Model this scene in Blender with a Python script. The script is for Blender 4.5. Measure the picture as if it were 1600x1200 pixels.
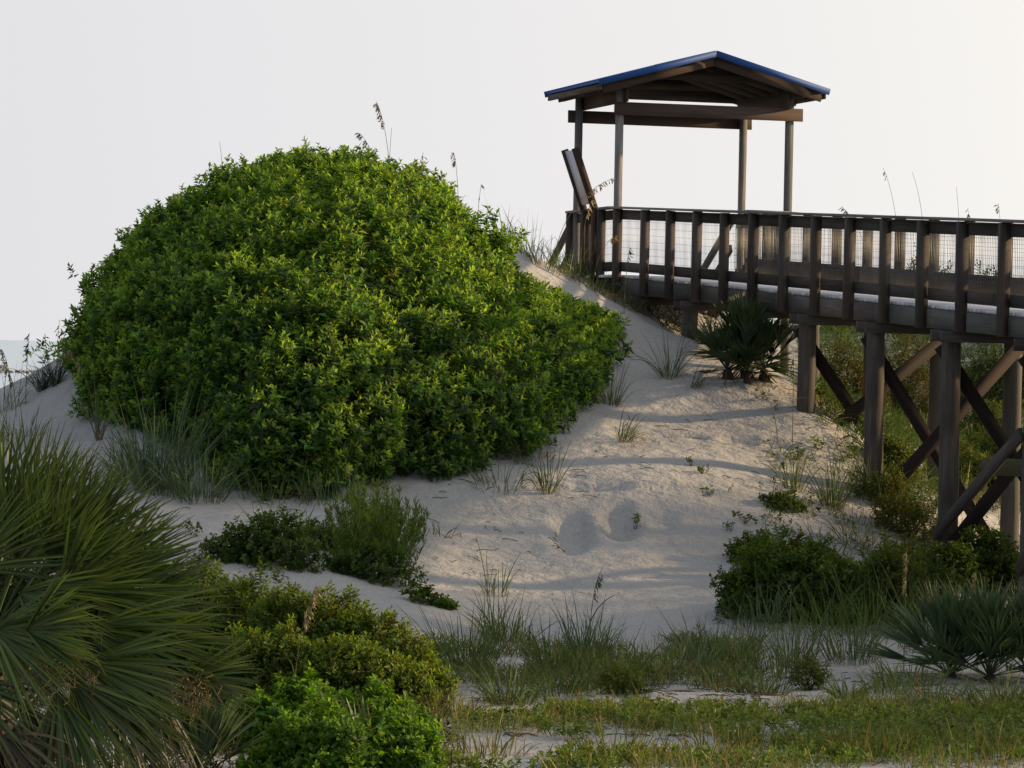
import bpy, math
import numpy as np
from mathutils import Matrix, Vector

for o in list(bpy.data.objects):
    bpy.data.objects.remove(o)
rng = np.random.default_rng(11)
SC = bpy.context.scene
COL = SC.collection
R = math.radians

# ------------------------------------------------------------------ camera
EYE = np.array([0.0, 0.0, 3.2])
FPX = 5500.0
M3 = Matrix.Rotation(R(90 - 0.55), 3, 'X') @ Matrix.Rotation(R(1.2), 3, 'Z')
MC = np.array(M3)
cd = bpy.data.cameras.new('camera')
cam = bpy.data.objects.new('camera', cd)
COL.objects.link(cam)
cam.matrix_world = Matrix.Translation(Vector(EYE)) @ M3.to_4x4()
cd.sensor_width = 36.0
cd.lens = 36.0 * FPX / 1600.0
cd.clip_start = 0.5
cd.clip_end = 60000
SC.camera = cam

# ------------------------------------------------------------------ light
SUN_EL, SUN_AZ = 17.0, 12.0          # azimuth: degrees behind the picture plane, on the right
w = bpy.data.worlds.new('World')
SC.world = w
w.use_nodes = True
nt = w.node_tree
nt.nodes.clear()
sky = nt.nodes.new('ShaderNodeTexSky')
sky.sky_type = 'NISHITA'
sky.sun_disc = False
sky.sun_elevation = R(SUN_EL)
sky.sun_rotation = R(90 - SUN_AZ)
sky.altitude = 0
sky.air_density = 1.0
sky.dust_density = 6.0
sky.ozone_density = 1.0
# marine haze: dense and pale towards the horizon, thinner and bluer overhead, brighter towards the sun
def wn(kind, **kw):
    n = nt.nodes.new(kind)
    for k, v in kw.items():
        setattr(n, k, v)
    return n
tcw = wn('ShaderNodeTexCoord')
vn = wn('ShaderNodeVectorMath', operation='NORMALIZE')
nt.links.new(tcw.outputs['Generated'], vn.inputs[0])
dt = wn('ShaderNodeVectorMath', operation='DOT_PRODUCT')
dt.inputs[1].default_value = (math.cos(R(SUN_AZ)), math.sin(R(SUN_AZ)), 0.17)
nt.links.new(vn.outputs[0], dt.inputs[0])
ph = wn('ShaderNodeMapRange'); ph.inputs[1].default_value = -1; ph.inputs[2].default_value = 1
nt.links.new(dt.outputs['Value'], ph.inputs[0])
sx_ = wn('ShaderNodeSeparateXYZ'); nt.links.new(vn.outputs[0], sx_.inputs[0])
az_r = wn('ShaderNodeValToRGB'); az_r.color_ramp.interpolation = 'B_SPLINE'            # haze colour by angle from the sun
e = az_r.color_ramp.elements
HZ = [(0.0, (.30, .35, .43)), (0.32, (.52, .57, .65)), (0.55, (.725, .71, .725)), (0.69, (.80, .79, .775)), (0.88, (1.25, 1.15, .96)), (1.0, (4.2, 3.3, 2.1))]
while len(e) < len(HZ): e.new(.5)
for k_, (p_, c_) in enumerate(HZ):
    e[k_].position = p_; e[k_].color = (*c_, 1)
nt.links.new(ph.outputs[0], az_r.inputs[0])
el_r = wn('ShaderNodeValToRGB')            # how much haze by height in the sky
e = el_r.color_ramp.elements
EL = [(0.0, 1.0), (0.14, 1.0), (0.5, 0.66), (1.0, 0.5)]
while len(e) < len(EL): e.new(.5)
for k_, (p_, c_) in enumerate(EL):
    e[k_].position = p_; e[k_].color = (c_, c_, c_, 1)
nt.links.new(sx_.outputs['Z'], el_r.inputs[0])
sc10 = wn('ShaderNodeVectorMath', operation='SCALE'); sc10.inputs['Scale'].default_value = 10.0
nt.links.new(az_r.outputs[0], sc10.inputs[0])
cap_ = wn('ShaderNodeVectorMath', operation='MINIMUM'); cap_.inputs[1].default_value = (14, 12, 10)
nt.links.new(sky.outputs[0], cap_.inputs[0])
hz = nt.nodes.new('ShaderNodeMix')
hz.data_type = 'RGBA'
nt.links.new(el_r.outputs[0], hz.inputs[0])
bg = nt.nodes.new('ShaderNodeBackground')
bg.inputs[1].default_value = 0.087
wo = nt.nodes.new('ShaderNodeOutputWorld')
nt.links.new(cap_.outputs[0], hz.inputs[6])
nt.links.new(sc10.outputs[0], hz.inputs[7])
nt.links.new(hz.outputs[2], bg.inputs[0])
nt.links.new(bg.outputs[0], wo.inputs[0])
sd = bpy.data.lights.new('sun', 'SUN')
sd.energy = 5.0
sd.angle = R(1.5)
sd.color = (1.0, 0.70, 0.38)
sun = bpy.data.objects.new('sun', sd)
COL.objects.link(sun)
sv = Vector((math.cos(R(SUN_EL)) * math.cos(R(SUN_AZ)), math.cos(R(SUN_EL)) * math.sin(R(SUN_AZ)), math.sin(R(SUN_EL))))
sun.rotation_euler = sv.to_track_quat('Z', 'Y').to_euler()
SC.view_settings.view_transform = 'Standard'
SC.view_settings.look = 'None'
SC.view_settings.gamma = 1
SC.view_settings.exposure = 0.35
SC.render.engine = 'CYCLES'
SC.cycles.max_bounces = 6
SC.cycles.transparent_max_bounces = 4

# ------------------------------------------------------------------ helpers
def at(px, py, d):
    c = np.array([(px - 800.0) / FPX * d, -(py - 600.0) / FPX * d, -d])
    return EYE + MC @ c

def unit(v):
    v = np.asarray(v, float)
    return v / np.maximum(np.linalg.norm(v, axis=-1, keepdims=True), 1e-9)

def _hash(i, j, k):
    n = (i * 374761393 + j * 668265263 + k * 1442695041) & 0xffffffff
    n = ((n ^ (n >> 13)) * 1274126177) & 0xffffffff
    return ((n ^ (n >> 16)) & 0xffff) / 65535.0

def noise(p):
    """smooth value noise in [-1, 1] at points (n, 3)"""
    p = np.asarray(p, float)
    i = np.floor(p).astype(np.int64)
    f = p - i
    f = f * f * (3 - 2 * f)
    out = 0
    for a in (0, 1):
        for b in (0, 1):
            for c in (0, 1):
                wgt = (f[:, 0] if a else 1 - f[:, 0]) * (f[:, 1] if b else 1 - f[:, 1]) * (f[:, 2] if c else 1 - f[:, 2])
                out = out + wgt * _hash(i[:, 0] + a, i[:, 1] + b, i[:, 2] + c)
    return out * 2 - 1

class Geo:
    """collects verts / tris / quads with a colour and a grain vector per vertex, builds ONE mesh object"""
    def __init__(s):
        s.v, s.c, s.g, s.t, s.q, s.n = [], [], [], [], [], 0
    def add(s, v, tris=None, quads=None, col=(1, 1, 1), grain=None):
        v = np.asarray(v, float).reshape(-1, 3)
        k = len(v)
        col = np.asarray(col, float)
        if col.ndim == 1:
            col = np.tile(col, (k, 1))
        s.v.append(v); s.c.append(col)
        s.g.append(np.zeros((k, 3)) if grain is None else np.asarray(grain, float))
        if tris is not None and len(tris):
            s.t.append(np.asarray(tris, np.int64) + s.n)
        if quads is not None and len(quads):
            s.q.append(np.asarray(quads, np.int64) + s.n)
        s.n += k
    def mesh(s, name, mat, smooth=False, origin=None):
        v = np.concatenate(s.v); c = np.concatenate(s.c); g = np.concatenate(s.g)
        if origin is not None:
            v = v - np.asarray(origin)
        t = np.concatenate(s.t) if s.t else np.zeros((0, 3), np.int64)
        q = np.concatenate(s.q) if s.q else np.zeros((0, 4), np.int64)
        me = bpy.data.meshes.new(name)
        me.vertices.add(len(v))
        me.vertices.foreach_set('co', v.astype(np.float32).ravel())
        me.loops.add(t.size + q.size)
        me.loops.foreach_set('vertex_index', np.concatenate([t.ravel(), q.ravel()]).astype(np.int32))
        me.polygons.add(len(t) + len(q))
        st = np.concatenate([np.arange(len(t)) * 3, t.size + np.arange(len(q)) * 4]).astype(np.int32)
        me.polygons.foreach_set('loop_start', st)
        if smooth:
            me.polygons.foreach_set('use_smooth', np.ones(len(st), bool))
        me.update(calc_edges=True)
        a = me.attributes.new('col', 'FLOAT_COLOR', 'POINT')
        a.data.foreach_set('color', np.concatenate([c, np.ones((len(c), 1))], 1).astype(np.float32).ravel())
        if np.any(g):
            a = me.attributes.new('grain', 'FLOAT_VECTOR', 'POINT')
            a.data.foreach_set('vector', g.astype(np.float32).ravel())
        me.materials.append(mat)
        return me
    def build(s, name, mat, parent=None, smooth=False, origin=None, label=None):
        me = s.mesh(name, mat, smooth, origin)
        o = bpy.data.objects.new(name, me)
        COL.objects.link(o)
        if parent is not None:
            o.parent = parent
        elif origin is not None:
            o.location = Vector(origin)
        if label:
            o['label'] = label
        return o

def tag(o, label=None, cat=None, group=None, kind=None):
    if label: o['label'] = label
    if cat: o['category'] = cat
    if group: o['group'] = group
    if kind: o['kind'] = kind
    return o

def empty(name, loc, label, cat, group=None):
    o = bpy.data.objects.new(name, None)
    COL.objects.link(o)
    o.location = Vector(loc)
    o.empty_display_size = 0.2
    return tag(o, label, cat, group)

def obj_local(o):
    return np.array(o.location)

_BQ = np.array([[0, 3, 2, 1], [4, 5, 6, 7], [0, 1, 5, 4], [1, 2, 6, 5], [2, 3, 7, 6], [3, 0, 4, 7]])
def box(g, c, ax, ay, az, col=(1, 1, 1), jit=0.0):
    """box from centre and three half-extent vectors; grain runs along the longest"""
    c, ax, ay, az = [np.asarray(k, float) for k in (c, ax, ay, az)]
    sg = np.array([[-1, -1, -1], [1, -1, -1], [1, 1, -1], [-1, 1, -1], [-1, -1, 1], [1, -1, 1], [1, 1, 1], [-1, 1, 1]], float)
    v = c + sg[:, :1] * ax + sg[:, 1:2] * ay + sg[:, 2:] * az
    if jit:
        v = v + rng.normal(0, jit, v.shape)
    ln = np.array([np.linalg.norm(k) for k in (ax, ay, az)])
    L = int(np.argmax(ln)); o = [k for k in range(3) if k != L]
    r = rng.uniform(0, 50)
    gr = np.stack([sg[:, L] * ln[L] + r, sg[:, o[0]] * ln[o[0]] + 0.83 * sg[:, o[1]] * ln[o[1]] + r * 3.1, np.full(8, r)], 1)
    b = np.asarray(col, float) * (1 + rng.uniform(-0.28, 0.28)) * (1 + rng.uniform(-0.05, 0.05, 3))
    g.add(v, quads=_BQ, col=b, grain=gr)

def bar(g, p, q, w, h, up=(0, 0, 1), col=(1, 1, 1), jit=0.0):
    """board from p to q, w wide (sideways), h high"""
    p, q = np.asarray(p, float), np.asarray(q, float)
    d = q - p
    L = np.linalg.norm(d)
    u = d / L
    s = unit(np.cross(u, up))
    t = np.cross(s, u)
    box(g, (p + q) / 2, u * L / 2, s * w / 2, t * h / 2, col, jit)

def tube(g, pts, rad, n=12, col=(1, 1, 1), cap=True, wob=0.0):
    pts = np.asarray(pts, float)
    K = len(pts)
    rad = np.broadcast_to(np.asarray(rad, float), (K,))
    tan = unit(np.gradient(pts, axis=0))
    ref = np.array([0, 0, 1.0]) if abs(tan[0][2]) < 0.9 else np.array([1.0, 0, 0])
    a = unit(np.cross(tan, ref)); b = np.cross(tan, a)
    th = np.arange(n) / n * 2 * np.pi
    rr = rad[:, None] * (1 + wob * noise(np.stack([np.repeat(np.arange(K), n) * 0.9, np.tile(np.cos(th) * 2, K), np.tile(np.sin(th) * 2, K) + pts[0, 0] * 7], 1)).reshape(K, n))
    v = pts[:, None, :] + rr[..., None] * (np.cos(th)[None, :, None] * a[:, None, :] + np.sin(th)[None, :, None] * b[:, None, :])
    q = []
    for i in range(K - 1):
        for j in range(n):
            q.append([i * n + j, i * n + (j + 1) % n, (i + 1) * n + (j + 1) % n, (i + 1) * n + j])
    ln = np.concatenate([[0], np.cumsum(np.linalg.norm(np.diff(pts, axis=0), axis=1))])
    r = rng.uniform(0, 50)
    gr = np.stack([np.repeat(ln, n) + r, np.tile(np.abs(np.linspace(-1, 1, n)) * rad[0] * 2.2, K) + r * 2.3, np.full(K * n, r)], 1)
    v = v.reshape(-1, 3)
    tr = []
    if cap:
        v = np.concatenate([v, pts[:1], pts[-1:]])
        gr = np.concatenate([gr, gr[:1], gr[-1:]])
        for j in range(n):
            tr.append([K * n, (j + 1) % n, j])
            tr.append([K * n + 1, (K - 1) * n + j, (K - 1) * n + (j + 1) % n])
    g.add(v, tris=tr, quads=q, col=col, grain=gr)

def leaves(g, P, D, N, L, W, col, fold=0.25):
    """pointed leaves, two triangles each, folded along the midrib"""
    n = len(P)
    S = unit(np.cross(D, N)); U = np.cross(S, D)
    L = np.broadcast_to(L, (n,))[:, None]; W = np.broadcast_to(W, (n,))[:, None]
    mid = P + D * L * 0.45 + U * W * fold
    v = np.stack([P, mid + S * W / 2, P + D * L - U * L * 0.12, mid - S * W / 2], 1).reshape(-1, 3)
    b = np.arange(n)[:, None] * 4
    t = np.concatenate([b + [0, 1, 2], b + [0, 2, 3]], 0)
    g.add(v, tris=t, col=np.repeat(col, 4, axis=0))

def blades(g, P, D, L, W, droop, col, K=5, side=None, fold=False, tipcol=None):
    """long tapering blades bending down with distance"""
    n = len(P)
    P = np.asarray(P, float); D = unit(D)
    L = np.broadcast_to(L, (n,)); W = np.broadcast_to(W, (n,)); droop = np.broadcast_to(droop, (n,))
    if side is None:
        side = np.cross(D, rng.normal(size=(n, 3)))
    side = unit(side)
    t = np.linspace(0, 1, K + 1)
    cur = P[:, None, :] + D[:, None, :] * (L[:, None] * t)[..., None]
    horiz = D.copy(); horiz[:, 2] = 0
    cur = cur + np.array([0, 0, -1.0]) * (L[:, None] * droop[:, None] * t ** 2.2)[..., None]
    cur = cur + horiz[:, None, :] * (L[:, None] * 0.35 * droop[:, None] * (t ** 2))[..., None]
    wd = (W[:, None] / 2) * np.minimum(1, 0.55 + 2.2 * t) * np.maximum(1 - t ** 2.2, 0.04)
    a = cur + side[:, None, :] * wd[..., None]
    b = cur - side[:, None, :] * wd[..., None]
    if fold:
        up = np.cross(side, D)
        m = cur - up[:, None, :] * (wd * 0.6)[..., None]
        v = np.stack([a, m, b], 2); A = 3
    else:
        v = np.stack([a, b], 2); A = 2
    idx = np.arange(n * (K + 1) * A).reshape(n, K + 1, A)
    q = [np.stack([idx[:, :-1, s], idx[:, :-1, s + 1], idx[:, 1:, s + 1], idx[:, 1:, s]], -1).reshape(-1, 4) for s in range(A - 1)]
    cc = np.asarray(col, float)
    if cc.ndim == 1:
        cc = np.tile(cc, (n, 1))
    cc = np.repeat(cc[:, None, :], (K + 1), axis=1)
    if tipcol is not None:
        k = np.clip((t - 0.72) / 0.28, 0, 1)[None, :, None]
        cc = cc * (1 - k) + np.asarray(tipcol)[:, None, :] * k
    cc = np.repeat(cc[:, :, None, :], A, axis=2).reshape(-1, 3)
    g.add(v.reshape(-1, 3), quads=np.concatenate(q), col=cc)

def palette(n, cols, var=0.18):
    cols = np.asarray(cols, float)
    c = cols[rng.integers(0, len(cols), n)]
    return np.clip(c * (1 + rng.normal(0, var, (n, 1))) * (1 + rng.normal(0, 0.06, (n, 3))), 0.003, 1)

# ------------------------------------------------------------------ materials
def new_mat(name):
    m = bpy.data.materials.new(name)
    m.use_nodes = True
    t = m.node_tree
    t.nodes.clear()
    out = t.nodes.new('ShaderNodeOutputMaterial')
    return m, t, out

def N(t, kind, **kw):
    n = t.nodes.new(kind)
    for k, v in kw.items():
        setattr(n, k, v)
    return n

def ramp(t, stops):
    r = N(t, 'ShaderNodeValToRGB')
    e = r.color_ramp.elements
    while len(e) < len(stops):
        e.new(0.5)
    for k, (p, c) in enumerate(stops):
        e[k].position = p
        e[k].color = (*c, 1) if len(c) == 3 else c
    return r

def mat_foliage(name, transl=0.55, gloss=0.02, rough=0.5, tmul=(1.75, 1.5, 0.5)):
    m, t, out = new_mat(name)
    a = N(t, 'ShaderNodeAttribute', attribute_name='col')
    geo = N(t, 'ShaderNodeNewGeometry')
    d = N(t, 'ShaderNodeBsdfDiffuse')
    tr = N(t, 'ShaderNodeBsdfTranslucent')
    mul = N(t, 'ShaderNodeMix', data_type='RGBA', blend_type='MULTIPLY')
    mul.inputs[0].default_value = 1
    mul.inputs[7].default_value = (*tmul, 1)
    gl = N(t, 'ShaderNodeBsdfGlossy')
    gl.inputs['Roughness'].default_value = rough
    gl.inputs['Color'].default_value = (0.9, 0.9, 0.9, 1)
    m1 = N(t, 'ShaderNodeMixShader'); m1.inputs[0].default_value = transl
    m2 = N(t, 'ShaderNodeMixShader'); m2.inputs[0].default_value = gloss
    L = t.links.new
    L(a.outputs['Color'], d.inputs['Color'])
    L(a.outputs['Color'], mul.inputs[6]); L(mul.outputs[2], tr.inputs['Color'])
    L(d.outputs[0], m1.inputs[1]); L(tr.outputs[0], m1.inputs[2])
    L(m1.outputs[0], m2.inputs[1]); L(gl.outputs[0], m2.inputs[2])
    L(m2.outputs[0], out.inputs['Surface'])
    return m

def mat_wood(name, c0, c1, c2, rough=0.85):
    m, t, out = new_mat(name)
    L = t.links.new
    a = N(t, 'ShaderNodeAttribute', attribute_name='grain')
    ca = N(t, 'ShaderNodeAttribute', attribute_name='col')
    mp = N(t, 'ShaderNodeMapping'); mp.inputs['Scale'].default_value = (2.2, 55, 1)
    L(a.outputs['Vector'], mp.inputs['Vector'])
    n1 = N(t, 'ShaderNodeTexNoise'); n1.inputs['Scale'].default_value = 1.0; n1.inputs['Detail'].default_value = 6
    L(mp.outputs[0], n1.inputs['Vector'])
    mp2 = N(t, 'ShaderNodeMapping'); mp2.inputs['Scale'].default_value = (1.1, 7, 1)
    L(a.outputs['Vector'], mp2.inputs['Vector'])
    n2 = N(t, 'ShaderNodeTexNoise'); n2.inputs['Scale'].default_value = 1.3; n2.inputs['Detail'].default_value = 4
    L(mp2.outputs[0], n2.inputs['Vector'])
    r1 = ramp(t, [(0.30, c0), (0.52, c1), (0.72, c2)])
    mixf = N(t, 'ShaderNodeMix', data_type='FLOAT'); mixf.inputs[0].default_value = 0.5
    L(n1.outputs['Fac'], mixf.inputs[2]); L(n2.outputs['Fac'], mixf.inputs[3])
    L(mixf.outputs[0], r1.inputs['Fac'])
    sz = N(t, 'ShaderNodeSeparateXYZ'); L(a.outputs['Vector'], sz.inputs[0])
    wn_ = N(t, 'ShaderNodeTexWhiteNoise', noise_dimensions='1D'); L(sz.outputs['Z'], wn_.inputs['W'])
    n3 = N(t, 'ShaderNodeTexNoise'); n3.inputs['Scale'].default_value = 0.9; n3.inputs['Detail'].default_value = 5
    tco = N(t, 'ShaderNodeTexCoord'); L(tco.outputs['Object'], n3.inputs['Vector'])
    gm = N(t, 'ShaderNodeMath', operation='MULTIPLY'); L(wn_.outputs['Value'], gm.inputs[0]); L(n3.outputs['Fac'], gm.inputs[1])
    gr_ = N(t, 'ShaderNodeMix', data_type='RGBA')
    gy = sum(c1) / 3 * 1.5
    gr_.inputs[7].default_value = (gy, gy * 0.99, gy * 0.97, 1)
    L(gm.outputs[0], gr_.inputs[0]); L(r1.outputs[0], gr_.inputs[6])
    mu = N(t, 'ShaderNodeMix', data_type='RGBA', blend_type='MULTIPLY'); mu.inputs[0].default_value = 1
    L(gr_.outputs[2], mu.inputs[6]); L(ca.outputs['Color'], mu.inputs[7])
    b = N(t, 'ShaderNodeBsdfPrincipled'); b.inputs['Roughness'].default_value = rough
    b.inputs['Specular IOR Level'].default_value = 0.25
    L(mu.outputs[2], b.inputs['Base Color'])
    bp = N(t, 'ShaderNodeBump'); bp.inputs['Strength'].default_value = 0.5; bp.inputs['Distance'].default_value = 0.006
    L(n1.outputs['Fac'], bp.inputs['Height']); L(bp.outputs[0], b.inputs['Normal'])
    L(b.outputs[0], out.inputs['Surface'])
    return m

def mat_plain(name, col, rough=0.6, metal=0.0, scale=6.0, var=0.25, spec=0.4):
    m, t, out = new_mat(name)
    L = t.links.new
    tc = N(t, 'ShaderNodeTexCoord')
    n1 = N(t, 'ShaderNodeTexNoise'); n1.inputs['Scale'].default_value = scale; n1.inputs['Detail'].default_value = 7
    L(tc.outputs['Object'], n1.inputs['Vector'])
    c = np.asarray(col)
    r = ramp(t, [(0.3, tuple(c * (1 - var))), (0.7, tuple(np.minimum(c * (1 + var), 1)))])
    L(n1.outputs['Fac'], r.inputs['Fac'])
    b = N(t, 'ShaderNodeBsdfPrincipled')
    b.inputs['Roughness'].default_value = rough; b.inputs['Metallic'].default_value = metal
    b.inputs['Specular IOR Level'].default_value = spec
    L(r.outputs[0], b.inputs['Base Color']); L(b.outputs[0], out.inputs['Surface'])
    return m

def mat_sand():
    m, t, out = new_mat('sand')
    L = t.links.new
    tc = N(t, 'ShaderNodeTexCoord')
    fine = N(t, 'ShaderNodeTexNoise'); fine.inputs['Scale'].default_value = 28; fine.inputs['Detail'].default_value = 8
    mid = N(t, 'ShaderNodeTexNoise'); mid.inputs['Scale'].default_value = 4.5; mid.inputs['Detail'].default_value = 6
    big = N(t, 'ShaderNodeTexNoise'); big.inputs['Scale'].default_value = 0.7; big.inputs['Detail'].default_value = 4
    for n_ in (fine, mid, big):
        L(tc.outputs['Object'], n_.inputs['Vector'])
    base = ramp(t, [(0.32, (0.31, 0.307, 0.305)), (0.5, (0.372, 0.369, 0.367)), (0.7, (0.43, 0.428, 0.426))])
    mx = N(t, 'ShaderNodeMix', data_type='FLOAT'); mx.inputs[0].default_value = 0.45
    L(fine.outputs['Fac'], mx.inputs[2]); L(big.outputs['Fac'], mx.inputs[3])
    L(mx.outputs[0], base.inputs['Fac'])
    # specks of dark shell, twig and leaf litter
    vo = N(t, 'ShaderNodeTexVoronoi'); vo.inputs['Scale'].default_value = 9
    L(tc.outputs['Object'], vo.inputs['Vector'])
    sp = ramp(t, [(0.03, (1, 1, 1)), (0.055, (0, 0, 0))])
    L(vo.outputs['Distance'], sp.inputs['Fac'])
    gate = ramp(t, [(0.52, (0, 0, 0)), (0.62, (1, 1, 1))])
    L(mid.outputs['Fac'], gate.inputs['Fac'])
    mm = N(t, 'ShaderNodeMath', operation='MULTIPLY')
    L(sp.outputs[0], mm.inputs[0]); L(gate.outputs[0], mm.inputs[1])
    cm = N(t, 'ShaderNodeMix', data_type='RGBA'); cm.inputs[7].default_value = (0.09, 0.07, 0.05, 1)
    L(mm.outputs[0], cm.inputs[0]); L(base.outputs[0], cm.inputs[6])
    b = N(t, 'ShaderNodeBsdfPrincipled'); b.inputs['Roughness'].default_value = 0.95
    b.inputs['Specular IOR Level'].default_value = 0.1
    L(cm.outputs[2], b.inputs['Base Color'])
    bp1 = N(t, 'ShaderNodeBump'); bp1.inputs['Strength'].default_value = 0.55; bp1.inputs['Distance'].default_value = 0.03
    bp2 = N(t, 'ShaderNodeBump'); bp2.inputs['Strength'].default_value = 0.6; bp2.inputs['Distance'].default_value = 0.12
    L(mid.outputs['Fac'], bp2.inputs['Height']); L(fine.outputs['Fac'], bp1.inputs['Height'])
    wv = N(t, 'ShaderNodeTexWave', bands_direction='DIAGONAL'); wv.inputs['Scale'].default_value = 2.2
    wv.inputs['Distortion'].default_value = 7; wv.inputs['Detail'].default_value = 3; wv.inputs['Detail Scale'].default_value = 1.2
    L(tc.outputs['Object'], wv.inputs['Vector'])
    bp3 = N(t, 'ShaderNodeBump'); bp3.inputs['Strength'].default_value = 0.30; bp3.inputs['Distance'].default_value = 0.012
    L(wv.outputs['Fac'], bp3.inputs['Height']); L(bp2.outputs[0], bp3.inputs['Normal'])
    L(bp3.outputs[0], bp1.inputs['Normal']); L(bp1.outputs[0], b.inputs['Normal'])
    L(b.outputs[0], out.inputs['Surface'])
    return m

def mat_sea():
    m, t, out = new_mat('sea_water')
    L = t.links.new
    tc = N(t, 'ShaderNodeTexCoord')
    mp = N(t, 'ShaderNodeMapping'); mp.inputs['Scale'].default_value = (0.05, 0.22, 1)
    L(tc.outputs['Object'], mp.inputs['Vector'])
    n1 = N(t, 'ShaderNodeTexNoise'); n1.inputs['Scale'].default_value = 1; n1.inputs['Detail'].default_value = 6
    L(mp.outputs[0], n1.inputs['Vector'])
    r = ramp(t, [(0.35, (0.20, 0.33, 0.42)), (0.65, (0.28, 0.42, 0.52))])
    L(n1.outputs['Fac'], r.inputs['Fac'])
    b = N(t, 'ShaderNodeBsdfPrincipled'); b.inputs['Roughness'].default_value = 0.18
    L(r.outputs[0], b.inputs['Base Color'])
    bp = N(t, 'ShaderNodeBump'); bp.inputs['Strength'].default_value = 0.35; bp.inputs['Distance'].default_value = 0.3
    L(n1.outputs['Fac'], bp.inputs['Height']); L(bp.outputs[0], b.inputs['Normal'])
    L(b.outputs[0], out.inputs['Surface'])
    return m

FOL = mat_foliage('leaf')
FOLG = mat_foliage('grass_blade', 0.32, 0.02, 0.45, (1.2, 1.15, 0.7))
FOLP = mat_foliage('palm_leaf', 0.22, 0.035, 0.4, (1.25, 1.25, 0.5))
STEM = mat_foliage('plant_stem', 0.05, 0.02, 0.6)
WOOD = mat_wood('weathered_timber', (0.032, 0.026, 0.022), (0.070, 0.057, 0.049), (0.14, 0.12, 0.106))
DECKW = mat_wood('bleached_glare_deck_boards', (0.58, 0.58, 0.59), (0.70, 0.70, 0.71), (0.80, 0.80, 0.81))  # weathered silver grey, lightened further to stand in for sun glare
WOODG = mat_wood('grey_timber', (0.10, 0.098, 0.095), (0.19, 0.187, 0.185), (0.30, 0.295, 0.29))
WOODP = mat_wood('round_pile_timber', (0.032, 0.028, 0.023), (0.082, 0.072, 0.060), (0.16, 0.142, 0.12))
WOODR = mat_wood('red_brown_timber', (0.026, 0.017, 0.0135), (0.056, 0.037, 0.029), (0.098, 0.067, 0.053))
WOODB = mat_wood('dark_red_brace_timber', (0.013, 0.0085, 0.0075), (0.025, 0.0165, 0.0138), (0.042, 0.030, 0.026))
WIRE = mat_plain('galvanised_wire', (0.17, 0.17, 0.17), 0.5, 0.6)
BLUE = mat_plain('blue_metal_roofing', (0.018, 0.070, 0.25), 0.6, 0.0, 3.0, 0.15, 0.25)
PALE = mat_plain('pale_sheet', (0.55, 0.55, 0.60), 0.6, 0.0, 5.0, 0.08)
SAND = mat_sand()
ROCK = mat_plain('jetty_rock', (0.21, 0.22, 0.24), 0.9)  # distance haze is put into this lightened blue-grey

# ------------------------------------------------------------------ terrain
CP = []
def cp(px, py, d):
    CP.append(at(px, py, d))
def cw(x, y, z):
    CP.append(np.array([x, y, z + EYE[2]]))
for y in (4, 14, 22, 27, 31, 34):
    for x in (-14, -7, -2.5, 0, 2.5, 6, 14):
        if abs(x) < y * 0.3 + 6:
            cw(x, y, -2.95)
for a in [(1000, 1000, 36.5), (850, 1000, 36.3), (1000, 870, 40.2), (1000, 740, 43.2), (1000, 620, 47.5), (1050, 560, 50), (1000, 497, 52.5),
          (1100, 545, 50.5), (700, 800, 42), (650, 900, 38.5), (900, 880, 40.0), (900, 760, 43), (1100, 900, 40.2), (1150, 800, 42.5),
          (1100, 700, 45.2), (1200, 720, 45.0), (1200, 642, 47.2), (1300, 800, 43.2), (1200, 960, 37), (1300, 900, 39.6), (1450, 930, 39),
          (1580, 960, 39.5), (1580, 870, 45.1), (1483, 890, 42.2), (1477, 785, 47.4), (1365, 770, 44.6), (1258, 628, 47.0),
          (1420, 690, 51), (1550, 700, 54), (1300, 546, 66), (1420, 505, 64), (1520, 465, 63), (1610, 460, 63), (1400, 600, 57), (1500, 560, 59),
          (1165, 588, 48), (1100, 640, 47.3), (1000, 680, 45.7), (930, 452, 54), (870, 422, 55.5), (810, 392, 56), (700, 345, 54), (560, 305, 52),
          (430, 335, 51), (300, 400, 50), (200, 490, 50), (130, 572, 50), (60, 608, 50), (0, 632, 50), (-80, 650, 50), (-200, 660, 50), (1050, 480, 57), (1140, 540, 56),
          (560, 500, 48), (400, 600, 46), (750, 600, 46.5), (250, 650, 45), (330, 740, 42.7), (520, 775, 41.5), (740, 748, 43), (860, 695, 44.7),
          (250, 800, 40.2), (300, 865, 37.6), (120, 700, 46), (60, 700, 44.5), (430, 850, 38.8), (540, 900, 37.4), (0, 760, 42),
          (0, 900, 36.5), (-150, 800, 42), (150, 900, 36.5), (1750, 960, 40), (1750, 700, 54), (1750, 440, 63), (1900, 950, 40)]:
    cp(*a)
for x, y, z in [(-8.2, 56, -1.75), (-7.2, 56, -1.5), (-9.5, 57, -2.0), (-6.6, 58, -1.7), (-8, 62, -2.4), (-12, 62, -2.6), (-5, 62, -1.2), (-2, 62, 0.4), (2, 63, 0.2), (5, 66, -0.6), (-12, 75, -4), (-4, 75, -3), (3, 78, -3), (10, 76, -1.2),
                (18, 76, -1), (-12, 95, -5), (0, 95, -5), (10, 95, -4.4), (20, 95, -4.4), (-20, 40, -2.9), (-22, 60, -2.6), (24, 40, -2.6), (24, 60, -0.5),
                (0, 120, -6), (-20, 120, -6), (22, 120, -6), (-20, 20, -2.9), (22, 20, -2.9)]:
    cw(x, y, z)
CP = np.array(CP)
_S = 10.0
def _phi(r2):
    return 0.5 * r2 * np.log(r2 + 1e-12)
_A = CP[:, :2] / _S
_n = len(_A)
_K = _phi(((_A[:, None] - _A[None]) ** 2).sum(-1)) + np.eye(_n) * 0.004
_Pm = np.concatenate([np.ones((_n, 1)), _A], 1)
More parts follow.
